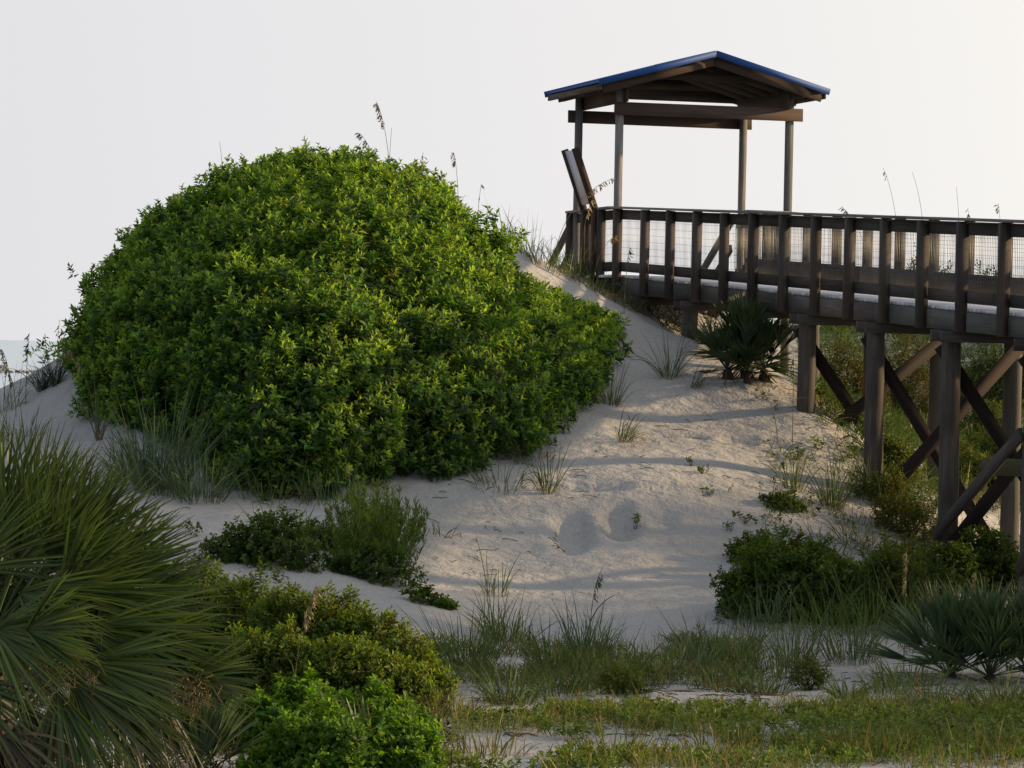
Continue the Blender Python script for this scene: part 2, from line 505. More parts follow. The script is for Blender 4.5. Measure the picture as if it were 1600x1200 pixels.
_sol = np.linalg.solve(np.block([[_K, _Pm], [_Pm.T, np.zeros((3, 3))]]), np.concatenate([CP[:, 2], np.zeros(3)]))

DENTS = [(at(893, 835, 41.2), 0.22, 0.75, 0.13), (at(968, 822, 41.7), 0.20, 0.55, 0.12), (at(1030, 815, 41.9), 0.2, 0.3, 0.06)]
for k in range(16):
    DENTS.append((at(840 + k * 17 + rng.uniform(-5, 5), 762 - k * 1.2 + rng.uniform(-6, 6), 42.9), rng.uniform(.06, .12), rng.uniform(.08, .15), rng.uniform(.05, .09)))
for k in range(26):
    DENTS.append((at(rng.uniform(1010, 1250), rng.uniform(600, 730), 45.7), rng.uniform(.06, .14), rng.uniform(.08, .2), rng.uniform(.015, .04)))
for k in range(40):
    DENTS.append((np.array([rng.uniform(-1, 6), rng.uniform(26, 36), 0]), rng.uniform(.08, .2), rng.uniform(.1, .25), rng.uniform(.02, .05)))

def smooth(a, b, x):
    t = np.clip((x - a) / (b - a), 0, 1)
    return t * t * (3 - 2 * t)

def height(x, y, detail=True):
    x = np.asarray(x, float); y = np.asarray(y, float)
    sh = x.shape
    X = x.ravel(); Y = y.ravel()
    Z = np.empty(len(X))
    for s in range(0, len(X), 20000):
        q = np.stack([X[s:s + 20000], Y[s:s + 20000]], 1) / _S
        r2 = ((q[:, None] - _A[None]) ** 2).sum(-1)
        Z[s:s + 20000] = _phi(r2) @ _sol[:_n] + _sol[_n] + q @ _sol[_n + 1:]
    if detail:
        p = np.stack([X, Y, np.zeros_like(X)], 1)
        Z += 0.040 * noise(p * 0.8) + 0.014 * noise(p * 2.7 + 5) + 0.007 * noise(p * 7 + 9)
        for c, sx, sy, dp in DENTS:
            r = ((X - c[0]) / sx) ** 2 + ((Y - c[1]) / sy) ** 2
            near = r < 12
            Z[near] += dp * (-np.exp(-r[near] ** 2 * 0.8) + 0.16 * np.exp(-(np.sqrt(r[near]) - 1.5) ** 2 * 5))
    # far outside the modelled dune: low coastal flat that runs under the sea
    far = 0.25 - 7.0 * smooth(70, 160, Y)
    k = np.maximum.reduce([smooth(20, 34, np.abs(X)), smooth(90, 125, Y), smooth(2, -8, Y)])
    Z = Z * (1 - k) + far * k
    return Z.reshape(sh)

xs = np.concatenate([-np.geomspace(400, 9.6, 26), np.arange(-9.5, 11.51, 0.10), np.geomspace(11.7, 400, 26)])
ys = np.concatenate([-np.geomspace(200, 1, 10), np.linspace(0, 19, 14), np.arange(20, 58, 0.10), np.arange(58, 80, 0.5), np.geomspace(81, 400, 24)])
GX, GY = np.meshgrid(xs, ys)
GZ = height(GX, GY)
g = Geo()
idx = np.arange(GX.size).reshape(GX.shape)
g.add(np.stack([GX.ravel(), GY.ravel(), GZ.ravel()], 1), quads=np.stack([idx[:-1, :-1], idx[:-1, 1:], idx[1:, 1:], idx[1:, :-1]], -1).reshape(-1, 4))
tag(g.build('sand_dune', SAND, smooth=True), 'pale sand dune with foot marks and a flat sandy foreground', None, None, 'structure')

SEA_Z = EYE[2] - 6.0
g = Geo()
sx = np.array([-30000, -4000, -600, 0, 600, 4000, 30000.0]); sy = np.array([180, 400, 800, 2000, 6000, 40000.0])
AX, AY = np.meshgrid(sx, sy); idx = np.arange(AX.size).reshape(AX.shape)
g.add(np.stack([AX.ravel(), AY.ravel(), np.full(AX.size, SEA_Z)], 1), quads=np.stack([idx[:-1, :-1], idx[:-1, 1:], idx[1:, 1:], idx[1:, :-1]], -1).reshape(-1, 4))
tag(g.build('sea', mat_sea()), 'calm grey blue sea below a hazy horizon', None, None, 'structure')

def ground_at(px, py, d0=18.0, d1=75.0):
    """first hit of the view ray through a pixel with the terrain"""
    ds = np.linspace(d0, d1, 240)
    p = np.array([at(px, py, d) for d in ds])
    below = p[:, 2] - height(p[:, 0], p[:, 1], False)
    k = np.argmax(below < 0)
    if below[k] >= 0:
        k = int(np.argmin(below))
        q = p[k].copy()
        q[2] = height(q[0:1], q[1:2])[0]
        return q
    if k == 0:
        return p[0]
    a = below[k - 1] / (below[k - 1] - below[k])
    q = p[k - 1] * (1 - a) + p[k] * a
    q[2] = height(q[0:1], q[1:2])[0]
    return q

def hz_(p):
    return height(np.array([p[0]]), np.array([p[1]]))[0]

# ------------------------------------------------------------------ boardwalk
P0 = at(963, 429.5, 55.0)                       # deck edge at the shelter's near left post
PB = at(1571, 488, 5500 * 1.07 / 145)
_t = PB - P0
_len = math.hypot(_t[0], _t[1])
T = np.array([_t[0] / _len, _t[1] / _len, 0])
SLOPE = _t[2] / _len
U = -T
NR = np.array([-T[1], T[0], 0])
if NR[0] < 0: NR = -NR
Z = np.array([0, 0, 1.0])
TS = unit(T + Z * SLOPE)
WID = 1.95
def bw(s, wd, h):                              # along the ramp towards the viewer, across, above its deck
    return P0 + T * s + NR * wd + Z * (h + SLOPE * s)
def pv(a, b, h):                               # shelter frame: across, away, above the platform
    return P0 + NR * a + U * b + Z * h
BW = empty('boardwalk', P0 * [1, 1, 0] + [0, 0, hz_(P0)], 'long dark weathered timber boardwalk with wire mesh railings on round piles', 'boardwalk')
BO = obj_local(BW)
def part(g, name, mat, root, smooth_=False, label=None):
    return g.build(name, mat, root, smooth_, origin=obj_local(root), label=label)
SMAX = 24.0
PW, PD = 2.82, 2.19
# deck boards
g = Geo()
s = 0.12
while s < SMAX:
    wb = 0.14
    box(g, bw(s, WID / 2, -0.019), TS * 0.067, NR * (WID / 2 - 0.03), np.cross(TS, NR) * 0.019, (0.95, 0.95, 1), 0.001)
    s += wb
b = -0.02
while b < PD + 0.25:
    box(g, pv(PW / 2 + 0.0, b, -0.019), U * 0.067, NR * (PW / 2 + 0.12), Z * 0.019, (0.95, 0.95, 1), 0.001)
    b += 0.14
part(g, 'deck', DECKW, BW, label='pale bleached deck boards with sun glare put into their colour')
# rim joists and inner joists
for wd in (0.0, WID):
    g = Geo()
    s = 0.0
    while s < SMAX:
        e = min(s + 3.66, SMAX)
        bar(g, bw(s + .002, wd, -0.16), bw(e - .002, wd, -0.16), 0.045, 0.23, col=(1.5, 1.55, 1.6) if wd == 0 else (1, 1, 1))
        s = e
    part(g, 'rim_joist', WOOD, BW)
g = Geo()
for wd in (0.5, 0.98, 1.46):
    bar(g, bw(0, wd, -0.16), bw(SMAX, wd, -0.16), 0.045, 0.22)
for a in (0.0, PW):
    bar(g, pv(a, -0.1, -0.16), pv(a, PD + 0.3, -0.16), 0.045, 0.22)
for bb in (-0.14, PD + 0.32):
    bar(g, pv(0.03, bb, -0.16), pv(PW - 0.03, bb, -0.16), 0.045, 0.22)
part(g, 'joists', WOOD, BW)
# piles, caps and braces
bents = [8.37 + 2.45 * k for k in range(-3, 7)]
for bi, s in enumerate(bents):
    ends = {}
    for wd in (0.06, WID):
        top = bw(s, wd, -0.30)
        gz = hz_(top)
        bot = top.copy(); bot[2] = gz - 0.7
        bot = bot + np.array([rng.normal(0, .03), rng.normal(0, .03), 0])
        g = Geo()
        k = np.linspace(0, 1, 9)[:, None]
        tube(g, bot + (top - bot) * k, np.linspace(0.128, 0.114, 9), 18, wob=0.05)
        part(g, 'pile', WOODP, BW, True)
        ends[wd] = (top, gz)
    g = Geo()
    for off in (-0.15, 0.15):
        bar(g, bw(s + off, -0.14, -0.350), bw(s + off, WID + 0.30, -0.350), 0.05, 0.14)
    part(g, 'cap_beam', WOOD, BW)
    a, b_ = ends[0.06], ends[WID]
    low = max(a[1], b_[1])
    hgt = a[0][2] - a[1]
    if bi >= 3:
        fa = 0.07 if bi > 3 else 0.12
        for side, (p, q) in ((-0.145, (a, b_)), (0.145, (b_, a))):
            g = Geo()
            tp = p[0] + [0, 0, -0.28]
            lo = q[0].copy(); lo[2] = q[1] + {3: -0.5, 4: -0.12}.get(bi, 0.28)
            ext = unit(lo - tp) * 0.14
            bar(g, tp - ext + T * side, lo + ext + T * side, 0.045, 0.16)
            part(g, 'cross_brace', WOODB, BW)
# long braces beside the near piles towards the viewer
for s0, h0, s1, h1 in ((bents[5], -2.75, bents[6], -1.35), (bents[6], -2.9, bents[7], -1.1)):
    g = Geo()
    bar(g, bw(s0, -0.10, h0), bw(s1, -0.10, h1), 0.15, 0.045, up=NR)
    part(g, 'long_brace', WOOD, BW)
g = Geo()
tube(g, [bw(bents[5] + 0.15, 0.45, -1.90), bw(bents[5] + 0.15, 2.2, -1.95)], [0.11, 0.11], 14, (1.5, 1.5, 0.9))
part(g, 'cross_log', WOODP, BW, True)

# railings: (start of run, direction function, posts)
def railing(fn, s0, s1, out, posts, kick, wirestep=0.0508):
    """fn(s, offset, h); out = sign of the outside"""
    for s in posts:
        g = Geo()
        p, q = fn(s, out * 0.075, -0.28), fn(s, out * 0.075, 1.03)
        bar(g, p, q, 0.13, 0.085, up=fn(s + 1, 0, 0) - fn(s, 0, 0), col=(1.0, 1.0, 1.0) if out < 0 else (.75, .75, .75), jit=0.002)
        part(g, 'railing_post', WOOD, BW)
    def run(h, wdt, hgt, off, name, mat, col):
        g = Geo()
        a = s0
        while a < s1 - 0.01:
            e = min(a + 2.44, s1)
            bar(g, fn(a + 0.003, out * off, h), fn(e - 0.003, out * off, h), wdt, hgt, col=col, jit=0.0015)
            a = e
        part(g, name, mat, BW)
    run(1.052, 0.17, 0.036, 0.06, 'rail_cap', WOODG, (1, 1, 1))
    run(0.945, 0.04, 0.15, -0.002, 'top_rail', WOOD, (0.9, 0.9, 0.9))
    run(0.06 + kick / 2, 0.04, kick, -0.002, 'bottom_rail', WOOD, (0.9, 0.9, 0.9))
    g = Geo()
    n = int((s1 - s0) / wirestep)
    lo, hi = 0.06 + kick - 0.03, 0.90
    r = 0.0017
    ux = unit(fn(s0 + 1, 0, 0) - fn(s0, 0, 0))
    ox = unit(fn(s0, out, 0) - fn(s0, 0, 0))
    for k in range(n + 1):
        s = s0 + k * wirestep
        c = (fn(s, -out * 0.03, lo) + fn(s, -out * 0.03, hi)) / 2
        wob = ox * 0.006 * math.sin(k * 0.7)
        box(g, c + wob, ux * r, ox * r, Z * (hi - lo) / 2)
    h = lo + 0.05
    while h < hi:
        box(g, (fn(s0, -out * 0.034, h) + fn(s1, -out * 0.034, h)) / 2, (fn(s1, 0, h) - fn(s0, 0, h)) / 2, ox * r, Z * r)
        h += 0.102
    part(g, 'wire_mesh', WIRE, BW)

ramp_near = lambda s, o, h: bw(s, o, h)
ramp_far = lambda s, o, h: bw(s, WID + o, h)
railing(ramp_near, 0.05, SMAX, -1, [0.25] + [1.64 + 1.222 * k for k in range(18)], 0.15)
railing(ramp_far, 0.55, SMAX, 1, [0.6 + 1.222 * k for k in range(19)], 0.27)
side_near = lambda s, o, h: pv(o, s, h)
railing(side_near, 0.06, PD + 0.2, -1, [0.62, 1.30, PD + 0.12], 0.15)
side_far = lambda s, o, h: pv(PW + o, s, h)
railing(side_far, -0.1, PD + 0.2, 1, [0.9, PD + 0.12], 0.15)
# short rail returning across the platform front, right of the ramp
front = lambda s, o, h: pv(s, -0.1 - o, h)
railing(front, WID + 0.1, PW - 0.05, 1, [WID + 0.45], 0.15)
# stair down to the beach behind the platform
g = Geo()
for a in (0.12, PW - 0.12):
    bar(g, pv(a, PD + 0.36, -0.20), pv(a, PD + 4.6, -2.5), 0.05, 0.28)
part(g, 'stair_stringer', WOOD, BW)
g = Geo()
for k in range(13):
    box(g, pv(PW / 2, PD + 0.5 + k * 0.32, -0.19 - k * 0.172), NR * (PW / 2 - 0.16), U * 0.14, Z * 0.019)
part(g, 'stair_treads', WOOD, BW)
for a in (0.06, PW - 0.06):
    g = Geo()
    bar(g, pv(a, PD + 0.3, 1.0), pv(a, PD + 4.6, -1.4), 0.05, 0.14)
    bar(g, pv(a, PD + 0.3, 0.55), pv(a, PD + 4.6, -1.85), 0.04, 0.13)
    for k in (1.4, 2.9, 4.3):
        bar(g, pv(a, PD + 0.3 + k, 1.02 - k * 0.558), pv(a, PD + 0.3 + k, -1.2 - k * 0.558), 0.09, 0.09, up=U)
    part(g, 'stair_handrail', WOOD, BW)

# ------------------------------------------------------------------ shelter
SH = empty('shelter', pv(PW / 2, PD / 2, 0), 'open timber shelter with a blue metal gable roof at the end of the ramp', 'shelter')
RH = at(1115, 84, 55.1)[2] - P0[2]
EH = (at(937, 129, 54.6)[2] + at(1293, 143, 55.6)[2]) / 2 - P0[2]
HALF = 1.88
pit = (RH - EH) / HALF
B0, B1 = -0.42, PD + 0.30
AM = PW / 2
def rf(a, b, drop):                            # roof surface: a across, b away, drop below the sheet
    return pv(a, b, RH - pit * abs(a - AM) - drop)
for a in (0.0, PW):
    for b in (0.0, PD):
        g = Geo()
        hh = RH - pit * AM - 0.15
        bar(g, pv(a, b, -1.6), pv(a, b, hh), 0.105, 0.105, up=U, col=(2.5, 2.75, 2.9), jit=0.003)
        part(g, 'post', WOOD, SH)
for b, a0, a1 in ((-0.075, -0.11, PW + 0.19), (PD + 0.075, -0.16, PW + 0.17)):
    g = Geo()
    bar(g, pv(a0, b, 2.60), pv(a1, b, 2.60), 0.04, 0.20, col=(1.1, 1.0, .95), jit=0.002)
    part(g, 'tie_beam', WOODR, SH)
hp = RH - pit * AM - 0.06
for a in (0.075, PW - 0.075):
    g = Geo()
    bar(g, pv(a, B0 + 0.28, (2.702 + hp - 0.06) / 2), pv(a, B1 - 0.25, (2.702 + hp - 0.06) / 2), 0.04, hp - 0.06 - 2.702, col=(1.1, 1, 0.95))
    part(g, 'wall_plate', WOODR, SH)
slope_len = math.hypot(1, pit)
for k, b in enumerate(np.linspace(B0 + 0.05, B1 - 0.05, 6)):
    for sg in (-1, 1):
        g = Geo()
        e = 1.80 - (0.10 if k % 2 else 0.0)
        bar(g, rf(AM + sg * 0.012, b, 0.125), rf(AM + sg * e, b, 0.125), 0.04, 0.14)
        part(g, 'rafter', WOODR, SH)
for b in (B0 + 0.42, B1 - 0.45):
    g = Geo()
    bar(g, pv(AM - 1.0, b + 0.06, RH - pit * 1.0 - 0.06), pv(AM + 1.0, b + 0.06, RH - pit * 1.0 - 0.06), 0.04, 0.14)
    part(g, 'collar_tie', WOODR, SH)
hb = at(1080, 157, 57.3)[2] - P0[2]
g = Geo()
prof = [(a_, hb) for a_ in (0.10, PW - 0.10)] + [(a_, RH - pit * abs(a_ - AM) - 0.10) for a_ in (PW - 0.10, AM, 0.10)]
prof = [(a_, max(h_, hb + .01)) for a_, h_ in prof]
v = [pv(a_, PD + 0.15, h_) for a_, h_ in prof] + [pv(a_, PD + 0.18, h_) for a_, h_ in prof]
g.add(v, tris=[[0, 1, 2], [0, 2, 3], [0, 3, 4], [5, 7, 6], [5, 8, 7], [5, 9, 8]], quads=[[k, k + 5, (k + 1) % 5 + 5, (k + 1) % 5] for k in range(5)], grain=[[a_ * 1.0, h_, 0.3] for a_, h_ in prof] * 2)
part(g, 'gable_board', WOOD, SH)
g = Geo()
for sg in (-1, 1):
    for a in np.arange(0.06, 1.87, 0.285):
        bar(g, rf(AM + sg * a, B0, 0.036), rf(AM + sg * a, B1, 0.036), 0.09, 0.03, up=Z)
part(g, 'purlins', WOOD, SH)
# sheathing and ribbed metal sheet with trim
g = Geo()
for sg in (-1, 1):
    v = []
    na = 2
    nb = 60
    for i in range(nb + 1):
        b = B0 - 0.02 + (B1 - B0 + 0.04) * i / nb
        rib = 0.018 if i % 6 in (0, 1) else 0.0
        for a in (0.0, HALF):
            v.append(rf(AM + sg * a, b, 0.0) + Z * rib)
    for i in range(nb + 1):
        b = B0 - 0.02 + (B1 - B0 + 0.04) * i / nb
        for a in (0.0, HALF):
            v.append(rf(AM + sg * a, b, 0.016))
    v = np.array(v)
    m_ = 2 * (nb + 1)
    q = []
    for i in range(nb):
        q.append([2 * i, 2 * i + 2, 2 * i + 3, 2 * i + 1])
        q.append([m_ + 2 * i, m_ + 2 * i + 1, m_ + 2 * i + 3, m_ + 2 * i + 2])
        q.append([2 * i + 1, 2 * i + 3, m_ + 2 * i + 3, m_ + 2 * i + 1])
    q.append([0, 1, m_ + 1, m_])
    q.append([2 * nb, m_ + 2 * nb, m_ + 2 * nb + 1, 2 * nb + 1])
    g.add(v, quads=q)
part(g, 'roof', BLUE, SH)
g = Geo()
for b in (B0 - 0.045, B1 + 0.045):
    for sg in (-1, 1):
        bar(g, rf(AM, b, 0.012), rf(AM + sg * (HALF + 0.02), b, 0.012), 0.022, 0.098)
bar(g, pv(AM, B0 - 0.02, RH + 0.02), pv(AM, B1 + 0.02, RH + 0.02), 0.10, 0.012)
part(g, 'roof_trim', BLUE, SH)
for sg in (-1, 1):
    g = Geo()
    bar(g, rf(AM + sg * (HALF - 0.03), B0 + 0.02, 0.085), rf(AM + sg * (HALF - 0.03), B1 - 0.02, 0.085), 0.03, 0.09)
    part(g, 'fascia', WOOD, SH)

# ------------------------------------------------------------------ leaning panel on the left railing
b0, b1 = 0.72, 1.30
PN = empty('leaning_panel', pv(-0.17, (b0 + b1) / 2, 0.0), 'narrow pale panel between two dark planks, leaning outward above the left railing', 'panel')
for b in (b0, b1):
    g = Geo()
    bar(g, pv(-0.17, b, -0.12), pv(-0.17, b, 1.10), 0.045, 0.15, up=U, col=(0.8, 0.7, 0.65))
    bar(g, pv(-0.16, b, 1.06), pv(-0.50, b, 2.00), 0.045, 0.11, up=NR, col=(0.8, 0.7, 0.65))
    part(g, 'plank', WOODR, PN)
g = Geo()
bar(g, pv(-0.19, (b0 + b1) / 2, 1.13), pv(-0.495, (b0 + b1) / 2, 1.975), b1 - b0 - 0.05, 0.02, up=NR)
part(g, 'sheet', PALE, PN)

# ------------------------------------------------------------------ foliage builders
def tufts(g, P, A, nl, ll, lw, cols, stem=0.12, var=0.2, tip=None, phi=(35, 80), lvar=0.25):
    """leafy shoots: nl leaves in a spiral round each axis A from point P"""
    n = len(P)
    ref = np.tile([0.31, 0.87, 0.37], (n, 1))
    a1 = unit(np.cross(A, ref)); a2 = np.cross(A, a1)
    base = palette(n, cols, var)
    rot0 = rng.uniform(0, 6.28, n)
    for j in range(nl):
        f = (j + 0.5) / nl
        th = rot0 + j * 2.39996 + rng.normal(0, 0.25, n)
        ph = np.radians(phi[1] + (phi[0] - phi[1]) * f + rng.normal(0, 10, n))
        rad = a1 * np.cos(th)[:, None] + a2 * np.sin(th)[:, None]
        D = unit(A * np.cos(ph)[:, None] + rad * np.sin(ph)[:, None])
        Nn = unit(A * np.sin(ph)[:, None] - rad * np.cos(ph)[:, None] + rng.normal(0, .25, (n, 3)))
        c = base * (1 + rng.normal(0, 0.10, (n, 1)))
        if tip is not None:
            k = max(0.0, f - 0.55) / 0.45
            c = c * (1 - 0.7 * k) + np.asarray(tip) * 0.7 * k
        L = ll * (1 + rng.normal(0, lvar, n)) * (1.0 - 0.45 * f)
        leaves(g, P + A * (stem * f) + rng.normal(0, 0.006, (n, 3)), D, Nn, np.maximum(L, ll * .3), np.maximum(L, ll * .3) * lw, np.clip(c, 0.002, 1))

def dome_points(n, c, rx, ry, rz, lump=0.22, shell=0.35, zmin=-0.05, seed=0.0, fr=1.6):
    """points and outward normals in the outer shell of a lumpy dome"""
    d = unit(rng.normal(size=(int(n * 2.4), 3)))
    d = d[d[:, 2] > zmin][:n]
    k = 1 + lump * noise(d * fr * 1.7 + seed) + lump * 0.5 * noise(d * fr * 4.1 + seed + 7)
    r = k * (1 - shell * rng.random(len(d)) ** 1.6)
    p = d * r[:, None] * [rx, ry, rz] + c
    nrm = unit(d / [rx, ry, rz])
    return p, nrm

def twigs(g, c, ends, rad=0.008, col=(0.05, 0.037, 0.027)):
    """branches from a base point to some ends"""
    for e in ends:
        m = (c + e) / 2 + rng.normal(0, 0.06, 3)
        t = np.linspace(0, 1, 5)[:, None]
        tube(g, c * (1 - t) ** 2 + 2 * m * t * (1 - t) + e * t ** 2, np.linspace(rad, rad * .35, 5), 5, col, cap=False)

def shrub(label, lumps, cat='shrub', name='shrub', n=900, nl=9, ll=0.07, lw=0.45, cols=((0.03, 0.06, 0.012),), tip=None, stem=0.1,
          up=0.55, lump=0.34, shell=0.5, phi=(30, 80), group=None, mat=None, var=0.22, fr=1.6, stems=14):
    """lumps: (px, base py, half width px, height px, depth ratio)"""
    g = Geo(); gs = Geo()
    root = None
    for k, (px, py, hw, hp_, dr) in enumerate(lumps):
        c = ground_at(px, py)
        sc = (c[1]) / FPX
        rx, rz = hw * sc, hp_ * sc
        ry = rx * dr
        c = c + np.array([0, ry * 0.8, 0]); c[2] = hz_(c) - 0.05
        if root is None:
            root = empty(name, c, label, cat, group)
        m = max(60, int(n * hw * hp_ / (lumps[0][2] * lumps[0][3])))
        p, nr = dome_points(m, c, rx, ry, rz, lump, shell, seed=px * 0.37, fr=fr)
        gz = height(p[:, 0], p[:, 1], False)
        lift = gz - c[2]
        p[:, 2] += np.where(lift > 0, lift, np.maximum(lift, -0.5)) * np.clip(1 - (p[:, 2] - c[2]) / max(rz, .1), 0, 1)
        a = unit(nr * (1 - up) + np.array([0, 0, up]) + rng.normal(0, 0.22, p.shape))
        tufts(g, p, a, nl, ll, lw, cols, stem, var, tip, phi)
        sel = p[rng.integers(0, len(p), stems)]
        twigs(gs, c, c + (sel - c) * 0.95, 0.011)
    g.build('foliage', mat or FOL, root, origin=obj_local(root))
    gs.build('stems', STEM, root, origin=obj_local(root))
    return root

# ------------------------------------------------------------------ the big shrub over the dune
SIL = np.array([(99, 542), (108, 476), (146, 428), (197, 355), (250, 322), (300, 297), (345, 272), (400, 262), (450, 248), (500, 243), (540, 230), (575, 240),
                (620, 250), (660, 272), (700, 290), (740, 330), (775, 362), (797, 400), (815, 428), (860, 455), (900, 472), (940, 494), (968, 512), (982, 545)], float)
BAS = np.array([(99, 590), (108, 626), (148, 658), (200, 690), (260, 715), (330, 756), (400, 782), (520, 788), (640, 766), (740, 745), (860, 690), (930, 640), (968, 600), (982, 560)], float)
pu = np.linspace(100, 981, 220)
tops = np.interp(pu, SIL[:, 0], SIL[:, 1]) + 14
base_y = np.interp(pu, BAS[:, 0], BAS[:, 1])
dr = 50.5 - 1.6 * ((pu - 560) / 440) ** 2
dr = np.where(pu > 800, dr + (pu - 800) / 180 * 1.2, dr)
NTH = 120
th = np.linspace(0, np.pi, NTH)
GRIDP = np.zeros((len(pu), NTH, 3))
for i, px in enumerate(pu):
    F = ground_at(px, base_y[i])
    df = F[1]
    dd = max(dr[i], df + 0.8)
    Rg = at(px, tops[i], dd)
    Bk = Rg + np.array([0.1 * (px - 560) / 400, np.interp(px, [104, 690, 790, 981], [2.4, 2.4, 0.5, 0.3]), 0]); Bk[2] = min(hz_(Bk), Rg[2] - 0.4)
    for j, t_ in enumerate(th):
        if t_ <= np.pi / 2:
            fz = math.sin(t_) ** 0.85; fy = 1 - math.cos(t_) ** 1.05
            GRIDP[i, j] = [F[0] + (Rg[0] - F[0]) * fy, F[1] + (Rg[1] - F[1]) * fy, F[2] + (Rg[2] - F[2]) * fz]
        else:
            fz = math.sin(t_) ** 0.8; fy = -math.cos(t_)
            GRIDP[i, j] = [Rg[0] + (Bk[0] - Rg[0]) * fy, Rg[1] + (Bk[1] - Rg[1]) * fy, Bk[2] + (Rg[2] - Bk[2]) * fz]
du = np.gradient(GRIDP, axis=0); dv = np.gradient(GRIDP, axis=1)
NRM = np.cross(du, dv)
NRM = unit(NRM)
flip = (NRM[..., 2] < 0)
if flip.mean() > 0.5: NRM = -NRM
area = np.linalg.norm(np.cross(du, dv), axis=-1)
area[:, NTH * 3 // 4:] *= 0.25
pr = area.ravel() / area.sum()
rootc = ground_at(560, 765) + [0, 4.5, 0]
BUSH = empty('dune_shrub', rootc * [1, 1, 0] + [0, 0, hz_(rootc)], 'huge rounded bright green shrub mat covering the top of the dune', 'shrub')
def bush_layer(n, depth, spread):
    k = rng.choice(len(pr), n, p=pr)
    p = GRIDP.reshape(-1, 3)[k] + rng.normal(0, 0.05, (n, 3))
    nr = NRM.reshape(-1, 3)[k]
    lum = 0.20 * noise(p * 0.9) + 0.30 * noise(p * 2.0 + 3) + 0.22 * noise(p * 3.9 + 8)
    p = p + nr * (lum - 0.30 - depth + rng.normal(0, spread, n))[:, None]
    p[:, 2] = np.maximum(p[:, 2], height(p[:, 0], p[:, 1], False) + 0.03)
    return p, nr
g = Geo()
GREENS = ((0.055, 0.148, 0.032), (0.042, 0.118, 0.029), (0.080, 0.186, 0.037), (0.036, 0.088, 0.030), (0.095, 0.168, 0.042), (0.030, 0.075, 0.026))
for n, dep, spd in ((10400, 0.0, 0.035), (3800, 0.20, 0.05), (3000, 0.40, 0.06)):
    p, nr = bush_layer(n, dep, spd)
    a = unit(nr * 0.55 + np.array([0, 0, 0.7]) + rng.normal(0, 0.32, p.shape))
    tufts(g, p, a, 14, 0.098, 0.46, GREENS, 0.18, 0.26, (0.29, 0.47, 0.06), (28, 92), 0.38)  # tip colour: young growth, brightened beyond that for a sunlit look
g.build('foliage', FOL, BUSH, origin=obj_local(BUSH))
# a few long shoots standing out of the outline
g = Geo(); gs = Geo()
prs = pr.reshape(len(pu), NTH).copy(); prs[:8] = 0; prs[-6:] = 0; prs = prs.ravel() / prs.sum()
k = rng.choice(len(pr), 900, p=prs)
p0 = GRIDP.reshape(-1, 3)[k]; nr = NRM.reshape(-1, 3)[k]
a = unit(nr * 0.45 + np.array([0, 0, 0.8]) + rng.normal(0, 0.2, p0.shape))
hh = rng.uniform(0.03, 0.20, len(p0))
p0 = p0 + nr * (0.22 * noise(p0 * 0.9) + 0.24 * noise(p0 * 2.2 + 3) - 0.22)[:, None]
for f in (0.3, 0.65, 1.0):
    tufts(g, p0 + a * (hh * f)[:, None], a, 9, 0.095, 0.46, GREENS, 0.10, 0.25, (0.29, 0.47, 0.06), (28, 92), 0.38)  # shoots carry the same tips with sunlight put into their colour
g.build('shoots', FOL, BUSH, origin=obj_local(BUSH))
g = Geo()
q_ = []
st = slice(0, NTH, 3)
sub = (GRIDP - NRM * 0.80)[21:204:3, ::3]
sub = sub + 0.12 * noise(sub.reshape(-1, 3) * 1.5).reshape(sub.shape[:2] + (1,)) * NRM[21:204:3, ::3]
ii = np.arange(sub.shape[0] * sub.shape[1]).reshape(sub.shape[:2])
g.add(sub.reshape(-1, 3), quads=np.stack([ii[:-1, :-1], ii[1:, :-1], ii[1:, 1:], ii[:-1, 1:]], -1).reshape(-1, 4), col=(0.022, 0.026, 0.012))  # dark shell added inside the foliage to block see-through gaps
for k in range(90):
    i, j = rng.integers(5, len(pu) - 5), rng.integers(10, 70)
    e = GRIDP[i, j] + NRM[i, j] * 0.02
    c = GRIDP[i, j] - NRM[i, j] * 0.7 + [rng.normal(0, .2), 0, -0.5]
    twigs(g, c, [e], 0.012, (0.05, 0.04, 0.03))
g.build('dark_core_and_twigs', STEM, BUSH, origin=obj_local(BUSH))

# ------------------------------------------------------------------ grasses and oats
G_BLUE = ((0.075, 0.125, 0.062), (0.095, 0.145, 0.075), (0.06, 0.105, 0.052), (0.13, 0.165, 0.075))
G_GREEN = ((0.060, 0.110, 0.022), (0.085, 0.130, 0.030), (0.12, 0.150, 0.042), (0.045, 0.085, 0.018))
G_DRY = ((0.20, 0.14, 0.065), (0.15, 0.11, 0.05), (0.10, 0.10, 0.035), (0.26, 0.19, 0.10))
G_YEL = ((0.13, 0.14, 0.03), (0.10, 0.12, 0.028), (0.19, 0.155, 0.045), (0.07, 0.10, 0.025))

